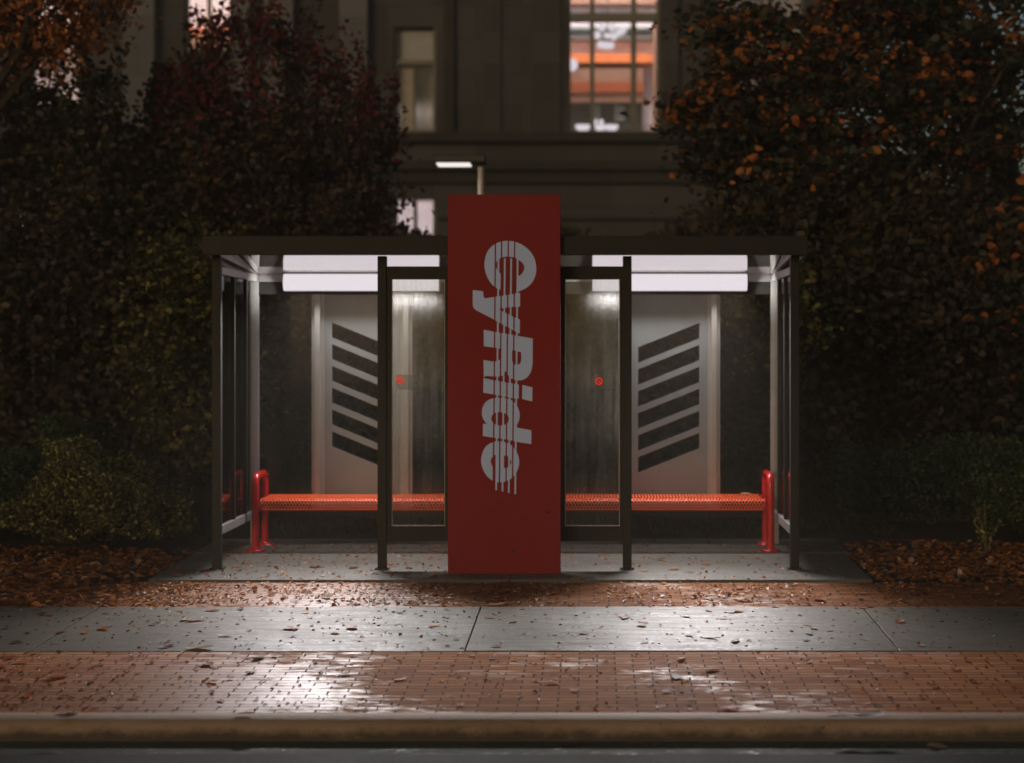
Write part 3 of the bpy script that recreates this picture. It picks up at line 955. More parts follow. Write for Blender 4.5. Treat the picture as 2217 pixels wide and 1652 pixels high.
# slanted sun blind / glazed gable on the right, seen through branches
for (x0, x1, y0, y1, kind) in holes:
    xa, xb, za, zb = bx(x0), bx(x1), bz(y1), bz(y0)
    fw = .07
    b = MB()
    b.box(xa, xa + fw, YW + .15, YW + .25, za, zb); b.box(xb - fw, xb, YW + .15, YW + .25, za, zb)
    b.box(xa + fw, xb - fw, YW + .15, YW + .25, za, za + fw)
    if kind == 'big':
        for m0, m1 in ((1277, 1287), (1366, 1378)):
            b.box(bx(m0), bx(m1), YW + .13, YW + .24, za + fw, bz(45)); b.box(bx(m0), bx(m1), YW + .13, YW + .24, bz(26), zb)
        b.box(xa + fw, xb - fw, YW + .10, YW + .25, bz(45) + .001, bz(26) - .001)
    elif kind == 'narrow':
        b.box(xa + fw, xb - fw, YW + .12, YW + .25, bz(138), bz(128)); b.box(bx(893), bx(897), YW + .15, YW + .24, za + fw, bz(138))
    else:
        xm = (xa + xb) / 2
        b.box(xm - .04, xm + .04, YW + .15, YW + .24, za + fw, zb)
    w = b.build('window', M['sash'], building)
    p = MB(); p.box(xa + fw, xb - fw, YW + .26, YW + .268, za + fw, zb); p.build('window_pane', M['window_glass'], w)
    if kind != 'narrow':
        # the lit room behind: side walls, floor, ceiling, back wall
        dep = 3.2
        rr = MB()
        o_ = .02
        rr.box(xa - .8, xa - .7, YW + .51, YW + dep, za - .3, zb + .3); rr.box(xb + .7, xb + .8, YW + .51, YW + dep, za - .3, zb + .3)
        rr.box(xa - .7, xb + .7, YW + .51, YW + dep, za - .3, za - .2); rr.box(xa - .7, xb + .7, YW + .51, YW + dep, zb + .2, zb + .3)
        rr.box(xa - .8, xb + .8, YW + dep + .001, YW + dep + .1, za - .3, zb + .3)
        rr.build('room', M['room_wall'], building)

# what the big window shows: beams, a balcony front, dark openings
YI = YW + 3.0
def ix(px, Y=YI): return at(px, 0, Y)[0]
def iz(py, Y=YI): return at(0, py, Y)[1]
for name, y0, y1, mt, dep, x0, x1 in (
        ('ceiling_beam', 124, 143, 'room_orange', .5, 1190, 1465), ('ceiling_moulding', 62, 68, 'room_teal', .2, 1190, 1465), ('ceiling_moulding', 84, 87, 'room_teal', .2, 1190, 1465),
        ('gallery_front', 152, 184, 'room_brown', .4, 1190, 1392), ('gallery_beam', 184.5, 206, 'room_rust', .48, 1190, 1392), ('gallery_soffit', 206.5, 226, 'room_brown', .4, 1190, 1392),
        ('dark_opening', 226.5, 296, 'room_dark', .15, 1190, 1390), ('rail', 297, 302, 'room_orange', .35, 1190, 1420), ('low_panel', 303, 318, 'room_dark', .2, 1190, 1420),
        ('rail', 318.5, 324, 'room_orange', .35, 1190, 1420), ('low_panel', 324.5, 350, 'room_brown', .2, 1190, 1420),
        ('ceiling_beam', -30, -4, 'room_rust', .5, 1190, 1465), ('gallery_front', -3.5, 14, 'room_brown', .35, 1190, 1465)):
    b = MB(); b.box(ix(x0), ix(x1), YI - dep, YI + .19, iz(y1), iz(y0)); b.build(name, M[mt], building)
for a_, c_ in ((1286, 1300), (1330, 1352)):
    b = MB(); b.box(ix(a_), ix(c_), YI - .2, YI - .155, iz(265), iz(230)); b.build('opening_panel', M['room_teal'], building)
b = MB(); b.box(ix(1412), ix(1424), YI - .6, YI - .3, iz(300), iz(40)); b.build('column', M['room_brown'], building)
# lamps hanging inside the big window
def chandelier(px, py, offs, r, label, drop=.9):
    X, Z = at(px, py, YW + 1.6)
    th = thing('chandelier', (X, YW + 1.6, Z - .25), label, 'ceiling lamp', 'lamps inside the big lit window')
    b = MB(); b.tube([(X, YW + 1.6, Z + .02), (X, YW + 1.6, Z + drop)], .012, 8); b.lathe((X, YW + 1.6, Z), [(.001, .03), (.09, .02), (.09, .0), (.001, -.01)], 14)
    b.build('stem', M['black'], th)
    for dx, dz in offs:
        x2, z2 = at(px + dx, py + dz, YW + 1.6)
        g = MB(); g.ball((x2, YW + 1.6 + random.uniform(-.12, .12), z2), r); g.build('globe', M['lamp_white'], th)
chandelier(1315, 70, [(-22, 6), (-12, -10), (0, 4), (10, -10), (14, 8), (26, 0), (34, -6)], .085, 'upper chandelier of seven white globes in the big window')
chandelier(1311, 97, [(-10, 0), (0, 2), (11, -1)], .085, 'lower chandelier of three white globes just above the orange beam', .15)
X, Z = at(1238, 140, YW + 1.9)
th = tag(MB().ball((X, YW + 1.9, Z), .14).build('globe_lamp', M['lamp_white']), 'single round pale lamp at the left edge of the big window', 'lamp')
for px, w_, lab in ((1262, 17, 'left shallow white bowl lamp in the dark gallery opening'), (1300, 13, 'middle shallow white bowl lamp in the dark gallery opening'), (1324, 15, 'right shallow white bowl lamp in the dark gallery opening')):
    X, Z = at(px, 271, YW + 2.0); r_ = w_ / F * 39
    bb = MB(); bb.lathe((X, YW + 2.0, Z), [(.001, 0), (r_, 0), (r_ * .9, -.07), (r_ * .5, -.14), (.001, -.16)], 18)
    tag(bb.build('bowl_lamp', M['lamp_white']), lab, 'ceiling lamp', 'lamps inside the big lit window')
for px, lab in ((1289, 'left one of two small round lights low in the big window'), (1302, 'right one of two small round lights low in the big window')):
    X, Z = at(px, 264, YW + 1.2)
    tag(MB().ball((X, YW + 1.2, Z), .055).build('small_lamp', M['lamp_white']), lab, 'lamp', 'lamps inside the big lit window')
# blind and curtain in the dim narrow window
b = MB(); b.box(bx(866), bx(940), YW + .32, YW + .34, bz(126), bz(60)); b.build('blind', M['blind'], building)
b = MB()
for k in range(9):
    xa = bx(866 + k * 3.2); b.box(xa, xa + .03, YW + .40 + .03 * (k % 2), YW + .43 + .03 * (k % 2), bz(285), bz(140))
b.build('curtain', M['curtain'], building)
b = MB(); b.box(bx(840), bx(955), YW + .9, YW + .95, bz(300), bz(50)); b.build('room_back', M['blind'], building)

for (x0, x1, y0, y1, kind) in holes:
    xa, xb, za, zb = bx(x0), bx(x1), bz(y1), bz(y0)
    e, col = {'big': (145, (1, .89, .87)), 'tall': (75, (1, .84, .76)), 'low': (26, (1, .88, .82)), 'narrow': (.8, (1, .8, .66))}[kind]
    if x0 > 1500: e = 4
    lamp('room_light', ((xa + xb) / 2, YW + .62, zb - .02 if kind != 'narrow' else za + .6), (R(50), 0, 0), (xb - xa) * .9, .12, e, 175, col)
b = MB(); b.box(bx(398) - .6, bx(500) + .6, YW + 2.4, YW + 3.1, iz(76, YW + 2.4), iz(60, YW + 2.4)); b.build('room_beam', M['room_orange'], building)
b = MB(); b.box(bx(398) - .6, bx(500) + .6, YW + 2.3, YW + 3.1, iz(130, YW + 2.3), iz(76.5, YW + 2.3)); b.build('room_gallery', M['room_brown'], building)
b = MB(); b.box(bx(62) - .6, bx(172) + .6, YW + 2.4, YW + 3.1, iz(76, YW + 2.4), iz(60, YW + 2.4)); b.build('room_beam', M['room_orange'], building)

# ------------------------------------------------------------------ vegetation
def leaf_mesh(name, P, size, mat, parent=None, origin=(0, 0, 0), tint=None, flat=0.0, aspect=.62, rng=RNG, fold=.25, droop=0.0):
    """P: (N,3) leaf centres; every leaf is two folded quads with a pointed oval outline"""
    n = len(P)
    d = rng.normal(size=(n, 3)); d[:, 2] = d[:, 2] * (1 - flat) - droop
    d /= np.linalg.norm(d, axis=1)[:, None]
    u = rng.normal(size=(n, 3)) * (1 - flat) + np.array([0, 0, 1.0]) * flat * 1.5
    s = np.cross(d, u); s /= np.maximum(np.linalg.norm(s, axis=1), 1e-6)[:, None]
    nn = np.cross(s, d)
    L = (size * rng.uniform(.65, 1.3, n))[:, None]; W = L * aspect * .5
    f = (fold * rng.uniform(.2, 1.4, n))[:, None]
    tipd = rng.uniform(-.25, .1, n)[:, None]
    base = P - d * L * .5
    tip = P + d * L * .5 + nn * tipd * L
    l1 = P - d * L * .22 + s * W * .9 + nn * W * f
    l2 = P + d * L * .15 + s * W * .95 + nn * W * f
    r1 = P - d * L * .22 - s * W * .9 + nn * W * f
    r2 = P + d * L * .15 - s * W * .95 + nn * W * f
    V = np.stack([base, l1, l2, tip, r2, r1], axis=1).reshape(-1, 3) - np.array(origin)
    idx = np.arange(n)[:, None] * 6
    FQ = np.concatenate([idx + np.array([0, 1, 2, 3]), idx + np.array([0, 3, 4, 5])], axis=1).reshape(-1, 4)
    me = bpy.data.meshes.new(name)
    me.vertices.add(len(V)); me.vertices.foreach_set('co', V.astype(np.float32).ravel())
    nf = len(FQ)
    me.loops.add(nf * 4); me.loops.foreach_set('vertex_index', FQ.astype(np.int32).ravel())
    me.polygons.add(nf); me.polygons.foreach_set('loop_start', np.arange(0, nf * 4, 4, dtype=np.int32))
    if tint is None: tint = rng.uniform(0, 1, n)
    a = me.attributes.new('tint', 'FLOAT', 'FACE')
    a.data.foreach_set('value', np.repeat(tint, 2).astype(np.float32))
    me.materials.append(mat)
    me.update(calc_edges=True)
    return link(name, me, parent, origin)


def crown_points(c, rad, nclump, per, spread, flat=.5, rng=RNG, shell=.35, sparse=None):
    """leaf positions gathered in clumps through an ellipsoid; returns points and the clump index of each"""
    q = rng.normal(size=(nclump, 3)); q /= np.linalg.norm(q, axis=1)[:, None]
    q *= (rng.uniform(shell ** 3, 1, nclump) ** (1 / 3))[:, None]
    cc = np.array(c) + q * np.array(rad)
    if sparse is not None: cc = cc[[sparse(p) for p in cc]]
    k = rng.integers(int(per * .5), int(per * 1.5) + 1, len(cc))
    ci = np.repeat(np.arange(len(cc)), k)
    sp = spread * rng.uniform(.6, 1.3, len(cc))[ci]
    off = rng.normal(size=(len(ci), 3)) * sp[:, None] * np.array([1, 1, flat])
    return cc[ci] + off, ci, cc


def limb(mb, a, c, r0, r1, wob=.12, n=6, rng=random):
    a, c = Vector(a), Vector(c)
    pts = []
    for i in range(n + 1):
        t_ = i / n
        p = a.lerp(c, t_)
        if 0 < i < n: p += Vector((rng.uniform(-1, 1), rng.uniform(-1, 1), rng.uniform(-.5, .5))) * wob
        pts.append(p)
    mb.tube(pts, [r0 + (r1 - r0) * i / n for i in range(n + 1)], 8)
    return pts


def tree(name, label, base, fork, c, rad, nclump, per, spread, size, mat, tintf, r0=.14, nl=9, flat=.5, aspect=.62, lflat=.3, shell=.35, group=None, twig=26, droop=0.0, sparse=None, sprigs=None):
    th = thing(name, (base[0], base[1], soil_z(base[0], base[1])), label, 'tree', group)
    pts, ci, cc = crown_points(c, rad, nclump, per, spread, flat, shell=shell, sparse=sparse)
    mb = MB()
    b0 = (base[0], base[1], soil_z(base[0], base[1]) - .1)
    limb(mb, b0, fork, r0, r0 * .72, .05)
    sel = RNG.permutation(len(cc))
    joints = []
    for k in sel[:nl]:
        joints += limb(mb, fork, cc[k], r0 * .5, r0 * .1, .15)[2:]
    for k in sel[nl:nl + twig]:
        j = min(joints, key=lambda q: (q - Vector(cc[k])).length) if joints else Vector(fork)
        limb(mb, j, cc[k], r0 * .12, r0 * .03, .05, 4)
    tint = tintf(pts, ci, cc)
    if sprigs:
        n_, z0_, ztop, hi = sprigs
        up = [q for q in cc if q[2] > z0_]
        extra, et = [], []
        for k in range(n_):
            q = up[random.randrange(len(up))]
            ln_ = random.uniform(.35, 1.0) * max(.2, min(1.1, ztop - q[2]))
            dx_, dy_ = random.gauss(0, .13), random.gauss(0, .08)
            tip = Vector((q[0] + dx_, q[1] + dy_, q[2] + ln_))
            mb.tube([tuple(q), (q[0] + dx_ * .4, q[1] + dy_ * .4, q[2] + ln_ * .5), tuple(tip)], [.012, .008, .003], 5)
            m_ = int(ln_ / .016)
            hot = random.random() < hi
            for j in range(m_):
                t_ = j / m_
                rr_ = .075 * (1 - .45 * t_)
                extra.append((q[0] + dx_ * t_ + random.gauss(0, rr_), q[1] + dy_ * t_ + random.gauss(0, rr_), q[2] + ln_ * t_ + random.gauss(0, .02)))
                et.append(random.uniform(.5, 1) if hot else random.uniform(0, .55))
        pts = np.concatenate([pts, np.array(extra)]); tint = np.concatenate([tint, np.array(et)])
    mb.build('trunk', M['bark'], th, b0)
    leaf_mesh('crown', pts, size, mat, th, tuple(c), tint, lflat, aspect, droop=droop)
    return th


def rnd_tint(lo=0, hi=1):
    return lambda p, ci, cc: RNG.uniform(lo, hi, len(p))


def clump_tint(frac_hi, lo=(0, .55), hi=(.7, 1), cond=None, mixin=.25):
    """whole sprays turn colour together, with some green leaves mixed in"""
    def f(p, ci, cc):
        hot = RNG.uniform(0, 1, len(cc)) < np.array([frac_hi * (cond(q) if cond else 1) for q in cc])
        h = hot[ci] ^ (RNG.uniform(0, 1, len(p)) < mixin * np.where(hot[ci], 1, .12))
        return np.where(h, RNG.uniform(*hi, len(p)), RNG.uniform(*lo, len(p)))
    return f


# left: maroon leaved tree behind the shelter, amber tree at the far left, dark trees below
def thin_top(z0, z1, keep):
    """crowns thin out towards their tops"""
    return lambda p: RNG.uniform() < (1 if p[2] < z0 else max(keep, 1 - (1 - keep) * (p[2] - z0) / (z1 - z0)))
tree('maroon_tree', 'tall dark tree with maroon leaf tips, left of the stone wall', (-2.9, 6.2, 0), (-2.9, 6.2, 1.8), (-3.05, 6.3, 3.25), (1.6, 1.2, 2.2), 520, 74, .14, .078,
     M['leaf_maroon'], clump_tint(.8, (0, .5), (.5, 1), lambda q: 1.0 if q[2] > 4.1 else .06), .13, 12, .9, .6, .2, .25, sparse=thin_top(3.6, 5.0, .22), sprigs=(70, 3.7, 5.7, .6))
tree('amber_tree', 'amber leaved tree hanging in from the upper left corner', (-6.6, 4.6, 0), (-6.5, 4.6, 2.6), (-5.35, 4.8, 5.35), (1.35, .8, .85), 170, 70, .15, .075,
     M['leaf_amber'], clump_tint(.9, (0, .4), (.5, 1)), .16, 9, .9, .5, .1, .2, droop=.5)
tree('dark_tree', 'dark dense tree filling the left edge above the shrubs', (-4.9, 5.4, 0), (-4.9, 5.4, 1.5), (-4.8, 5.6, 2.3), (1.7, 1.1, 2.3), 390, 74, .19, .085,
     M['leaf_dark'], rnd_tint(0, .9), .15, 10, .8, sparse=thin_top(3.3, 4.5, .4), sprigs=(40, 3.3, 5.0, .1))
tree('dark_tree', 'dark slender tree between the left shrubs and the shelter side', (-3.1, 3.1, 0), (-3.1, 3.1, 1.1), (-3.0, 3.1, 1.65), (.8, .7, 1.2), 150, 50, .13, .07,
     M['leaf_shrub'], rnd_tint(0, .8), .08, 8, .8)
# right: orange tipped tree with layered sprays, dark tree in front of its trunk, leaning tree at the edge
tree('orange_tree', 'large tree with orange tipped leaf sprays, right of the stone wall', (3.6, 5.4, 0), (3.6, 5.4, 2.2), (3.4, 5.3, 4.35), (1.95, 1.3, 1.75), 430, 70, .17, .088,
     M['leaf_orange'], clump_tint(.5, (0, .58), (.68, 1), lambda q: max(0.0, min(1.0, (q[2] - 3.1) / 1.9)) * (1.2 if q[0] < 3.6 else .7), .45), .15, 12, .35, .72, .45)
tree('dark_tree', 'dark dense tree below the orange sprays, right of the shelter', (3.3, 4.6, 0), (3.3, 4.6, 1.2), (3.35, 4.5, 1.95), (1.75, .8, 1.65), 430, 60, .18, .09,
     M['leaf_dark'], rnd_tint(0, .9), .10, 10, .8)
tree('dark_tree', 'dark wide tree behind the orange sprays, against the stone wall', (4.3, 8.0, 0), (4.3, 8.0, 1.4), (4.0, 8.0, 2.2), (2.5, 1.1, 1.75), 480, 60, .20, .11,
     M['leaf_dark'], rnd_tint(0, .9), .14, 10, .8)
tree('leaning_tree', 'dark leaning tree with bare forked limbs at the right edge', (6.35, 6.3, 0), (4.95, 6.4, 4.6), (4.75, 6.4, 5.2), (1.0, .7, .9), 50, 34, .16, .11,
     M['leaf_orange'], clump_tint(.25, (0, .58), (.68, 1)), .20, 14, .5, .7, .4)
tree('thin_tree', 'thin tree with yellowish leaves close behind the right back glass', (2.5, 3.3, 0), (2.5, 3.3, 1.2), (2.3, 3.2, 1.95), (.6, .5, .55), 46, 34, .10, .075,
     M['leaf_shrub'], rnd_tint(0, 1), .03, 6, .8, twig=12)
tree('dark_tree', 'dark low tree at the far right above the clipped hedge', (5.4, 4.6, 0), (5.4, 4.6, 1.2), (5.3, 4.7, 1.95), (1.3, .8, 1.3), 330, 55, .18, .11,
     M['leaf_orange'], clump_tint(.22, (0, .55), (.7, .95), lambda q: 1.0 if q[2] > 2.4 else .1), .12, 8, .6)
# the dark tall hedge straight behind the shelter
def hedge(name, label, x0, x1, y0, y1, z1, n, size, mat, cat='hedge', tint=None, zlo=0.0, lump=.1):
    th = thing(name, ((x0 + x1) / 2, (y0 + y1) / 2, soil_z((x0 + x1) / 2, (y0 + y1) / 2)), label, cat)
    q = RNG.uniform(0, 1, (n, 3))
    P = np.empty((n, 3)); P[:, 0] = x0 + (x1 - x0) * q[:, 0]; P[:, 1] = y0 + (y1 - y0) * q[:, 1]
    zg = soil_z((x0 + x1) / 2, (y0 + y1) / 2)
    top = z1 + lump * np.sin(P[:, 0] * 3.1 + 1.3) + lump * .8 * np.sin(P[:, 0] * 7.3 + P[:, 1] * 4) + lump * .5 * np.sin(P[:, 0] * 17 + P[:, 1] * 9)
    edge = np.minimum(1, 6 * np.minimum(q[:, 1], 1 - q[:, 1]) + .55)
    P[:, 2] = zg + zlo + (top * edge - zlo) * q[:, 2] ** .75
    leaf_mesh('foliage', P, size, mat, th, tuple(WORLD_LOC[th.name]), tint(P) if tint else None)
    mb = MB()
    for k in range(max(3, int((x1 - x0) / .35))):
        x = x0 + (x1 - x0) * (k + .5) / max(3, int((x1 - x0) / .35)); y = (y0 + y1) / 2 + random.uniform(-.1, .1)
        mb.tube([(x, y, soil_z(x, y) - .05), (x + random.uniform(-.08, .08), y, z1 * .45), (x + random.uniform(-.15, .15), y, z1 * .8)], [.022, .016, .006], 6)
    yr = (y0 + y1) / 2
    mb.tube([(x0 + (x1 - x0) * k / 12, yr, soil_z(x0 + (x1 - x0) * k / 12, yr) - .02) for k in range(13)], .1, 6)
    mb.build('stems', M['bark'], th)
    return th


hedge('tall_hedge', 'tall dark hedge straight behind the shelter glass', -4.6, 3.2, 7.2, 8.6, 2.72, 52000, .095, M['leaf_dark'])
hedge('low_hedge', 'low clipped green hedge to the right of the shelter', 2.95, 7.2, 2.6, 3.9, .72, 22000, .035, M['leaf_hedge'], lump=.05)


def shrub(label, x, y, r, h, n, size, mat, tint=None):
    th = thing('round_shrub', (x, y, soil_z(x, y)), label, 'shrub')
    q = RNG.normal(size=(n, 3)); q /= np.linalg.norm(q, axis=1)[:, None]
    q[:, 2] = np.abs(q[:, 2]) * np.where(RNG.uniform(0, 1, n) < .25, -.45, 1)
    rr = RNG.uniform(.55, 1, n) ** .5 * (1 + .12 * np.sin(q[:, 0] * 9 + x) * np.sin(q[:, 1] * 8) + .16 * np.sin(q[:, 0] * 3.7 + x * 2 + q[:, 2] * 4) + .10 * np.sin(q[:, 2] * 11 + q[:, 0] * 6))
    P = np.array([x, y, soil_z(x, y) + h * .38]) + q * rr[:, None] * np.array([r, r, h * .62])
    P[:, 2] = np.maximum(P[:, 2], soil_z(x, y) + .01)
    leaf_mesh('foliage', P, size, mat, th, tuple(WORLD_LOC[th.name]), tint)
    mb = MB()
    for k in range(14):
        a = random.uniform(0, 6.28); e = random.uniform(.5, .9)
        mb.tube([(x, y, soil_z(x, y) - .03), (x + .4 * r * math.cos(a), y + .4 * r * math.sin(a), soil_z(x, y) + h * .4), (x + e * r * math.cos(a), y + e * r * math.sin(a), soil_z(x, y) + h * e)], [.014, .01, .003], 6)
    mb.build('stems', M['bark'], th)


shrub('round yellow green shrub lit by the shelter, just left of it', -3.4, 1.4, .72, .86, 22000, .034, M['leaf_shrub'])
shrub('dark green shrub at the far left edge of the bed', -4.75, 1.9, .85, .78, 15000, .032, M['leaf_hedge'])
shrub('small dark shrub behind the round yellow green shrub', -4.1, 2.8, .55, .95, 10000, .034, M['leaf_hedge'])
shrub('dark shrub at the right edge behind the leaf strewn bed', 4.6, 1.9, .6, .72, 11000, .03, M['leaf_hedge'])
# small young plant in the right bed
px_, py_ = 3.88, 1.15
th = thing('young_plant', (px_, py_, soil_z(px_, py_)), 'small upright plant with a thin pale stem in the right leaf bed', 'plant')
mb = MB()
pl = []
for k in range(9):
    a = random.uniform(0, 6.28); e = random.uniform(.03, .13)
    top = (px_ + e * math.cos(a), py_ + e * math.sin(a), soil_z(px_, py_) + random.uniform(.22, .46))
    mb.tube([(px_, py_, soil_z(px_, py_) - .02), (px_ + e * .3 * math.cos(a), py_ + e * .3 * math.sin(a), soil_z(px_, py_) + .15), top], [.006, .005, .002], 6)
    for j in range(16):
        t_ = random.uniform(.35, 1)
        pl.append((px_ + e * t_ * math.cos(a) + random.gauss(0, .02), py_ + e * t_ * math.sin(a) + random.gauss(0, .02), soil_z(px_, py_) + (top[2] - soil_z(px_, py_)) * t_ + random.gauss(0, .015)))
mb.build('stems', paint('green_stem', (.14, .14, .06), .6), th)
leaf_mesh('foliage', np.array(pl), .05, M['leaf_shrub'], th, tuple(WORLD_LOC[th.name]), aspect=.4)

# lawn seen through the glass: blades
n = 9000
gx = RNG.uniform(-3.2, 3.4, n); gy = RNG.uniform(2.2, 6.6, n)
gzv = np.array([soil_z(a, c) for a, c in zip(gx, gy)])
h = RNG.uniform(.04, .10, n); an = RNG.uniform(0, math.pi, n); w = .006
dx, dy = np.cos(an) * w, np.sin(an) * w; lx_, ly_ = RNG.normal(0, .03, n), RNG.normal(0, .03, n)
V = np.stack([np.stack([gx - dx, gy - dy, gzv - .01], 1), np.stack([gx + dx, gy + dy, gzv - .01], 1), np.stack([gx + lx_, gy + ly_, gzv + h], 1)], 1).reshape(-1, 3)
me = bpy.data.meshes.new('lawn_grass'); me.vertices.add(3 * n); me.vertices.foreach_set('co', V.astype(np.float32).ravel())
me.loops.add(3 * n); me.loops.foreach_set('vertex_index', np.arange(3 * n, dtype=np.int32)); me.polygons.add(n); me.polygons.foreach_set('loop_start', np.arange(0, 3 * n, 3, dtype=np.int32))
a = me.attributes.new('tint', 'FLOAT', 'FACE'); a.data.foreach_set('value', RNG.uniform(0, 1, n).astype(np.float32))
me.materials.append(M['grass']); me.update(calc_edges=True)
tag(link('lawn_grass', me), kind='stuff')

# ------------------------------------------------------------------ fallen leaves
def litter_patch(name, n, fx, fy, size, keep, lift=.012, mat='litter_wet'):
    P = []
    while len(P) < n:
        x, y = RNG.uniform(*fx), RNG.uniform(*fy)
        if RNG.uniform() < keep(x, y):
            on_pad = -2.53 < x < 2.7 and -.53 < y < 1.78
            z = (gz(y) if (y < -.53 or on_pad) else max(soil_z(x, y), gz(-.55) - .01)) + RNG.uniform(.003, lift)
            P.append((x, y, z))
    o = leaf_mesh(name, np.array(P), size, M[mat], None, (0, 0, 0), None, .8, .58, fold=.5)
    return tag(o, kind='stuff')


litter_patch('leaf_litter', 8600, (-8.5, -2.55), (-1.5, 1.3), .066, lambda x, y: (1 if y > -.75 else .55) * (1 if x < -2.9 else .45), .05, 'litter')
litter_patch('leaf_litter', 6000, (2.72, 8.0), (-.9, 1.6), .068, lambda x, y: 1 if y > -.5 else .3, .05, 'litter')
litter_patch('leaf_litter', 2500, (-2.9, 6.0), (-1.5, -.56), .036, lambda x, y: (1 if x < -.9 else (.5 if x < .55 else .22)) * (1 if math.sin(x * 5.3 + math.sin(x * 2.1) * 2) > -.35 else .35), .010)
litter_patch('leaf_litter', 1900, (-6.0, 6.0), (-4.4, -2.95), .026, lambda x, y: 1 if x < -1.8 else .28, .006)
litter_patch('leaf_litter', 900, (-2.45, 2.6), (-.52, 1.7), .032, lambda x, y: 1 if x < -.4 else .45, .006)
litter_patch('leaf_litter', 1200, (-6.0, 6.0), (-2.9, -1.53), .027, lambda x, y: .8, .006)


def leaf_variant(k):
    """a curled pointed leaf of unit length lying on z = 0"""
    rr = random.Random(100 + k)
    n = 7; w = rr.uniform(.42, .66); curl = rr.uniform(.02, .10); cup = rr.uniform(.05, .28); bend = rr.uniform(-.15, .15)
    vs, fs = [], []
    for i in range(n + 1):
        t_ = i / n
        hw = w * .5 * math.sin(math.pi * min(1, t_ * .97 + .03)) ** .8 * (1 + .14 * math.sin(t_ * 17 + k))
        zc = .02 + curl * (2 * t_ - 1) ** 2 * rr.uniform(.7, 1.2)
        yc = bend * math.sin(math.pi * t_)
        for s_ in (-1, 0, 1):
            vs.append((t_ - .5, yc + s_ * hw, zc + abs(s_) * hw * cup))
    for i in range(n):
        p = 3 * i
        fs += [(p, p + 1, p + 4, p + 3), (p + 1, p + 2, p + 5, p + 4)]
    b0 = len(vs)
    vs += [(-.5, -.008, .02), (-.5, .008, .02), (-.72, .02, .05), (-.72, .006, .05)]
    fs.append((b0, b0 + 1, b0 + 2, b0 + 3))
    return vs, fs


LEAF_ME = {}
for cname, mt in LEAF_MATS.items():
    for k in range(5):
        vs, fs = leaf_variant(k)
        me = bpy.data.meshes.new('fallen_leaf'); me.from_pydata(vs, [], fs); me.materials.append(mt)
        me.polygons.foreach_set('use_smooth', [True] * len(me.polygons)); me.update()
        LEAF_ME[cname, k] = me


def fallen(x, y, L, cname, label, group, z=None, k=None, rot=None):
    o = bpy.data.objects.new('fallen_leaf', LEAF_ME[cname, random.randrange(5) if k is None else k]); COL.objects.link(o)
    o.location = (x, y, (gz(y) + .005) if z is None else z)
    o.rotation_euler = (random.uniform(-.12, .12), random.uniform(-.12, .12), random.uniform(0, 6.28) if rot is None else rot)
    o.scale = (L, L, L)
    return tag(o, label, 'leaf', group)


def side_word(x):
    if x < -2.6: return 'at the left end'
    if x < -.45: return 'left of the red sign'
    if x < .5: return 'in front of the red sign'
    if x < 2.4: return 'right of the red sign'
    return 'at the right end'


ZONES = [('front brick paving', -4.38, -3.0, 86), ('concrete sidewalk', -2.9, -1.58, 104), ('back brick strip', -1.48, -.58, 62), ('shelter slab', -.5, .85, 36)]
for zn, ya, yb, cnt in ZONES:
    for k in range(cnt):
        x = random.uniform(-4.0, 4.6) if zn != 'shelter slab' else random.uniform(-2.4, 2.55)
        if zn == 'front brick paving' and random.random() < .35: x = random.uniform(-3.9, -1.2)
        y = random.uniform(ya, yb)
        if zn == 'shelter slab' and (SX0 - .05 < x < SX1 + .05 and -.3 < y < -.05): continue
        c = random.choices(['orange', 'rust brown', 'tan', 'dark brown'], [.2, .45, .15, .2])[0]
        L = random.uniform(.035, .08) if random.random() < .75 else random.uniform(.08, .12)
        lab = '%s fallen leaf lying on the %s %s' % (c, zn, side_word(x))
        fallen(x, y, L, c, lab, lab.replace('fallen leaf', 'fallen leaves'))
# leaves one can single out
def spot(px, py, L, c, lab, k=None, rot=None):
    Y = -4.5
    for _ in range(40):
        Y = (CAMZ - gz(Y)) * F / (py - CY) + CAMY
    fallen(at(px, py, Y)[0], Y, L, c, lab, None, None, k, rot)
spot(433, 1407, .17, 'tan', 'large pale tan leaf on the sidewalk edge at the left', 0, .1)
spot(423, 1346, .13, 'orange', 'big orange leaf alone on the sidewalk left of the bright reflection', 2, .4)
spot(228, 1363, .12, 'orange', 'orange leaf nearest the left sidewalk joint', 1, 2.4)
spot(127, 1468, .13, 'orange', 'bright orange leaf on the dim brick paving at the far left', 3, .9)
spot(1075, 1312, .16, 'orange', 'thick orange leaf at the sidewalk edge below the red sign', 2, .2)
spot(1885, 1315, .1, 'rust brown', 'rust leaf at the top end of the right sidewalk joint', 1, 1.2)
kz2 = kz + .006
for px, py, L, c, lab, k in ((1824, 1563, .15, 'dark brown', 'left of two big dark leaves stuck to the kerb nose', 0), (1885, 1556, .16, 'dark brown', 'right of two big dark leaves stuck to the kerb nose', 2),
                             (143, 1553, .12, 'dark brown', 'dark leaf leaning on the kerb at the left', 4), (530, 1549, .10, 'rust brown', 'small rust leaf on the kerb top left of the bright bricks', 1)):
    Y = KY0 + .045 if py > 1551 else KY0 + .1
    fallen(at(px, py, Y)[0], Y, L, c, lab, None, kz2, k, random.uniform(-.3, .3))
X, Z = at(1617, 1078, 1.2)
fallen(X, 1.25, .10, 'tan', 'yellow tan leaf resting on the right end of the bench', None, .452, 1, .1)
fallen(at(2030, 0, -4.75)[0], -4.75, .11, 'tan', 'tan leaf lying in the gutter at the right', None, kz - .098, 3, .2)
fallen(at(1240, 0, -4.75)[0], -4.72, .11, 'dark brown', 'dark leaf lying in the gutter below the red sign', None, kz - .096, 2, .1)

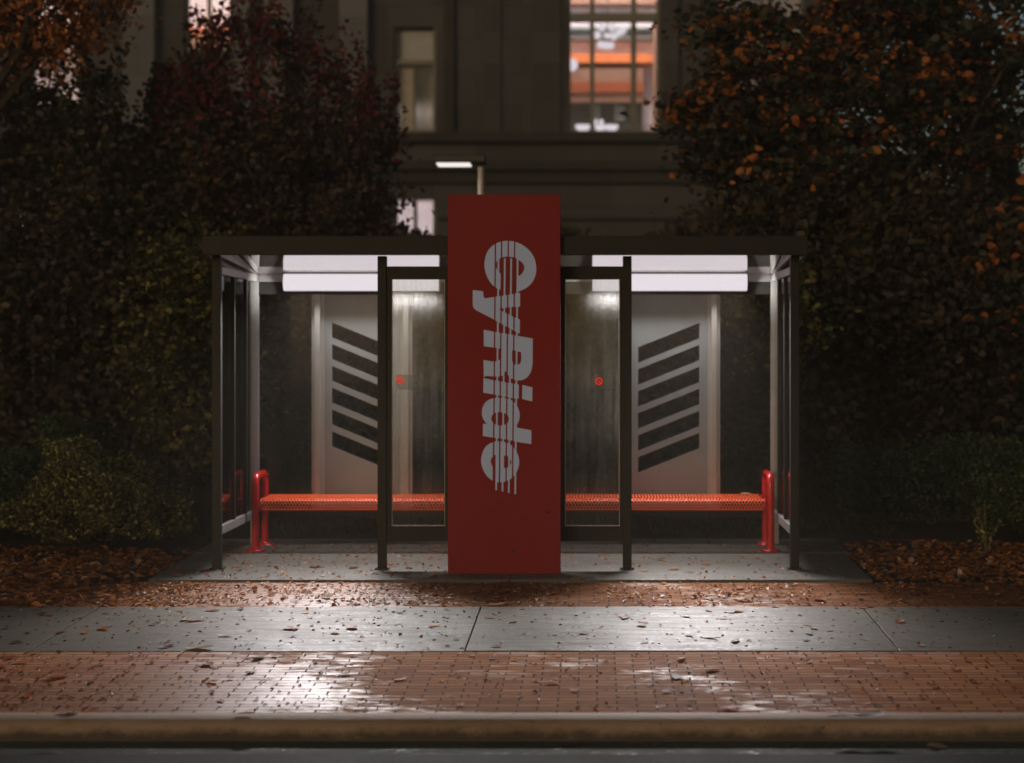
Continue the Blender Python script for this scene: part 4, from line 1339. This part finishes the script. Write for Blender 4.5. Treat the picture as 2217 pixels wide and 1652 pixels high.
# ------------------------------------------------------------------ dusk sky, faint warm glow of the street, camera
SUN_EL, SUN_AZ = 9.0, 205.0     # degrees; azimuth clockwise from +Y
w = bpy.data.worlds.new('World'); SC.world = w; w.use_nodes = True
nt = w.node_tree; nt.nodes.clear()
sky = nt.nodes.new('ShaderNodeTexSky'); sky.sky_type = 'NISHITA'; sky.sun_disc = False
sky.sun_elevation = R(SUN_EL); sky.sun_rotation = R(SUN_AZ); sky.air_density = 1.0; sky.dust_density = 3.0; sky.ozone_density = 1.0
bg = nt.nodes.new('ShaderNodeBackground'); bg.inputs['Strength'].default_value = .047
ow = nt.nodes.new('ShaderNodeOutputWorld')
tw = nt.nodes.new('ShaderNodeMix'); tw.data_type = 'RGBA'; tw.blend_type = 'MULTIPLY'; tw.inputs[0].default_value = 1; tw.inputs[7].default_value = (1, .965, .93, 1)
nt.links.new(sky.outputs[0], tw.inputs[6]); nt.links.new(tw.outputs[2], bg.inputs[0]); nt.links.new(bg.outputs[0], ow.inputs[0])
S = bpy.data.lights.new('sun', 'SUN'); S.energy = .30; S.angle = R(14); S.color = (1, .76, .55)
so = bpy.data.objects.new('sun', S); COL.objects.link(so)
el, az = R(SUN_EL), R(SUN_AZ)
dirv = Vector((math.sin(az) * math.cos(el), math.cos(az) * math.cos(el), math.sin(el)))   # towards the sun
so.rotation_euler = (-dirv).to_track_quat('-Z', 'Y').to_euler(); so.location = dirv * 60

HZ = 0.003  # volume added to lift the dark tones across the view
if HZ:
    b = MB(); b.box(-125, 125, -85, 165, -1.8, 14.6)
    hm = bpy.data.materials.new('black_lift_mist'); hm.use_nodes = True; ht = hm.node_tree; ht.nodes.clear()
    pv_ = ht.nodes.new('ShaderNodeVolumePrincipled'); pv_.inputs['Color'].default_value = (.95, .86, .74, 1); pv_.inputs['Density'].default_value = HZ; pv_.inputs['Anisotropy'].default_value = .2
    ho = ht.nodes.new('ShaderNodeOutputMaterial'); ht.links.new(pv_.outputs[0], ho.inputs['Volume'])
    tag(b.build('black_lift_haze', hm, None, (0, 0, 0)), kind='stuff')

cam = bpy.data.cameras.new('camera'); co = bpy.data.objects.new('camera', cam); COL.objects.link(co)
co.location = (CAMX, CAMY, CAMZ); co.rotation_euler = (R(90), 0, 0)
cam.sensor_width = 36; cam.lens = 36 * F / 2217
cam.shift_x = -(CX - 1108.5) / 2217; cam.shift_y = -(826 - CY) / 2217
cam.clip_start = .1; cam.clip_end = 1000
cam.dof.use_dof = True; cam.dof.focus_distance = 11.2; cam.dof.aperture_fstop = 1.3
SC.camera = co
SC.view_settings.view_transform = 'Standard'; SC.view_settings.look = 'None'; SC.view_settings.exposure = 0; SC.view_settings.gamma = 1
SC.render.engine = 'CYCLES'
SC.cycles.use_denoising = True
try:
    SC.cycles.denoiser = 'OPENIMAGEDENOISE'
except Exception:
    pass
SC.cycles.max_bounces = 8; SC.cycles.transparent_max_bounces = 16
SC.cycles.sample_clamp_indirect = 4.0
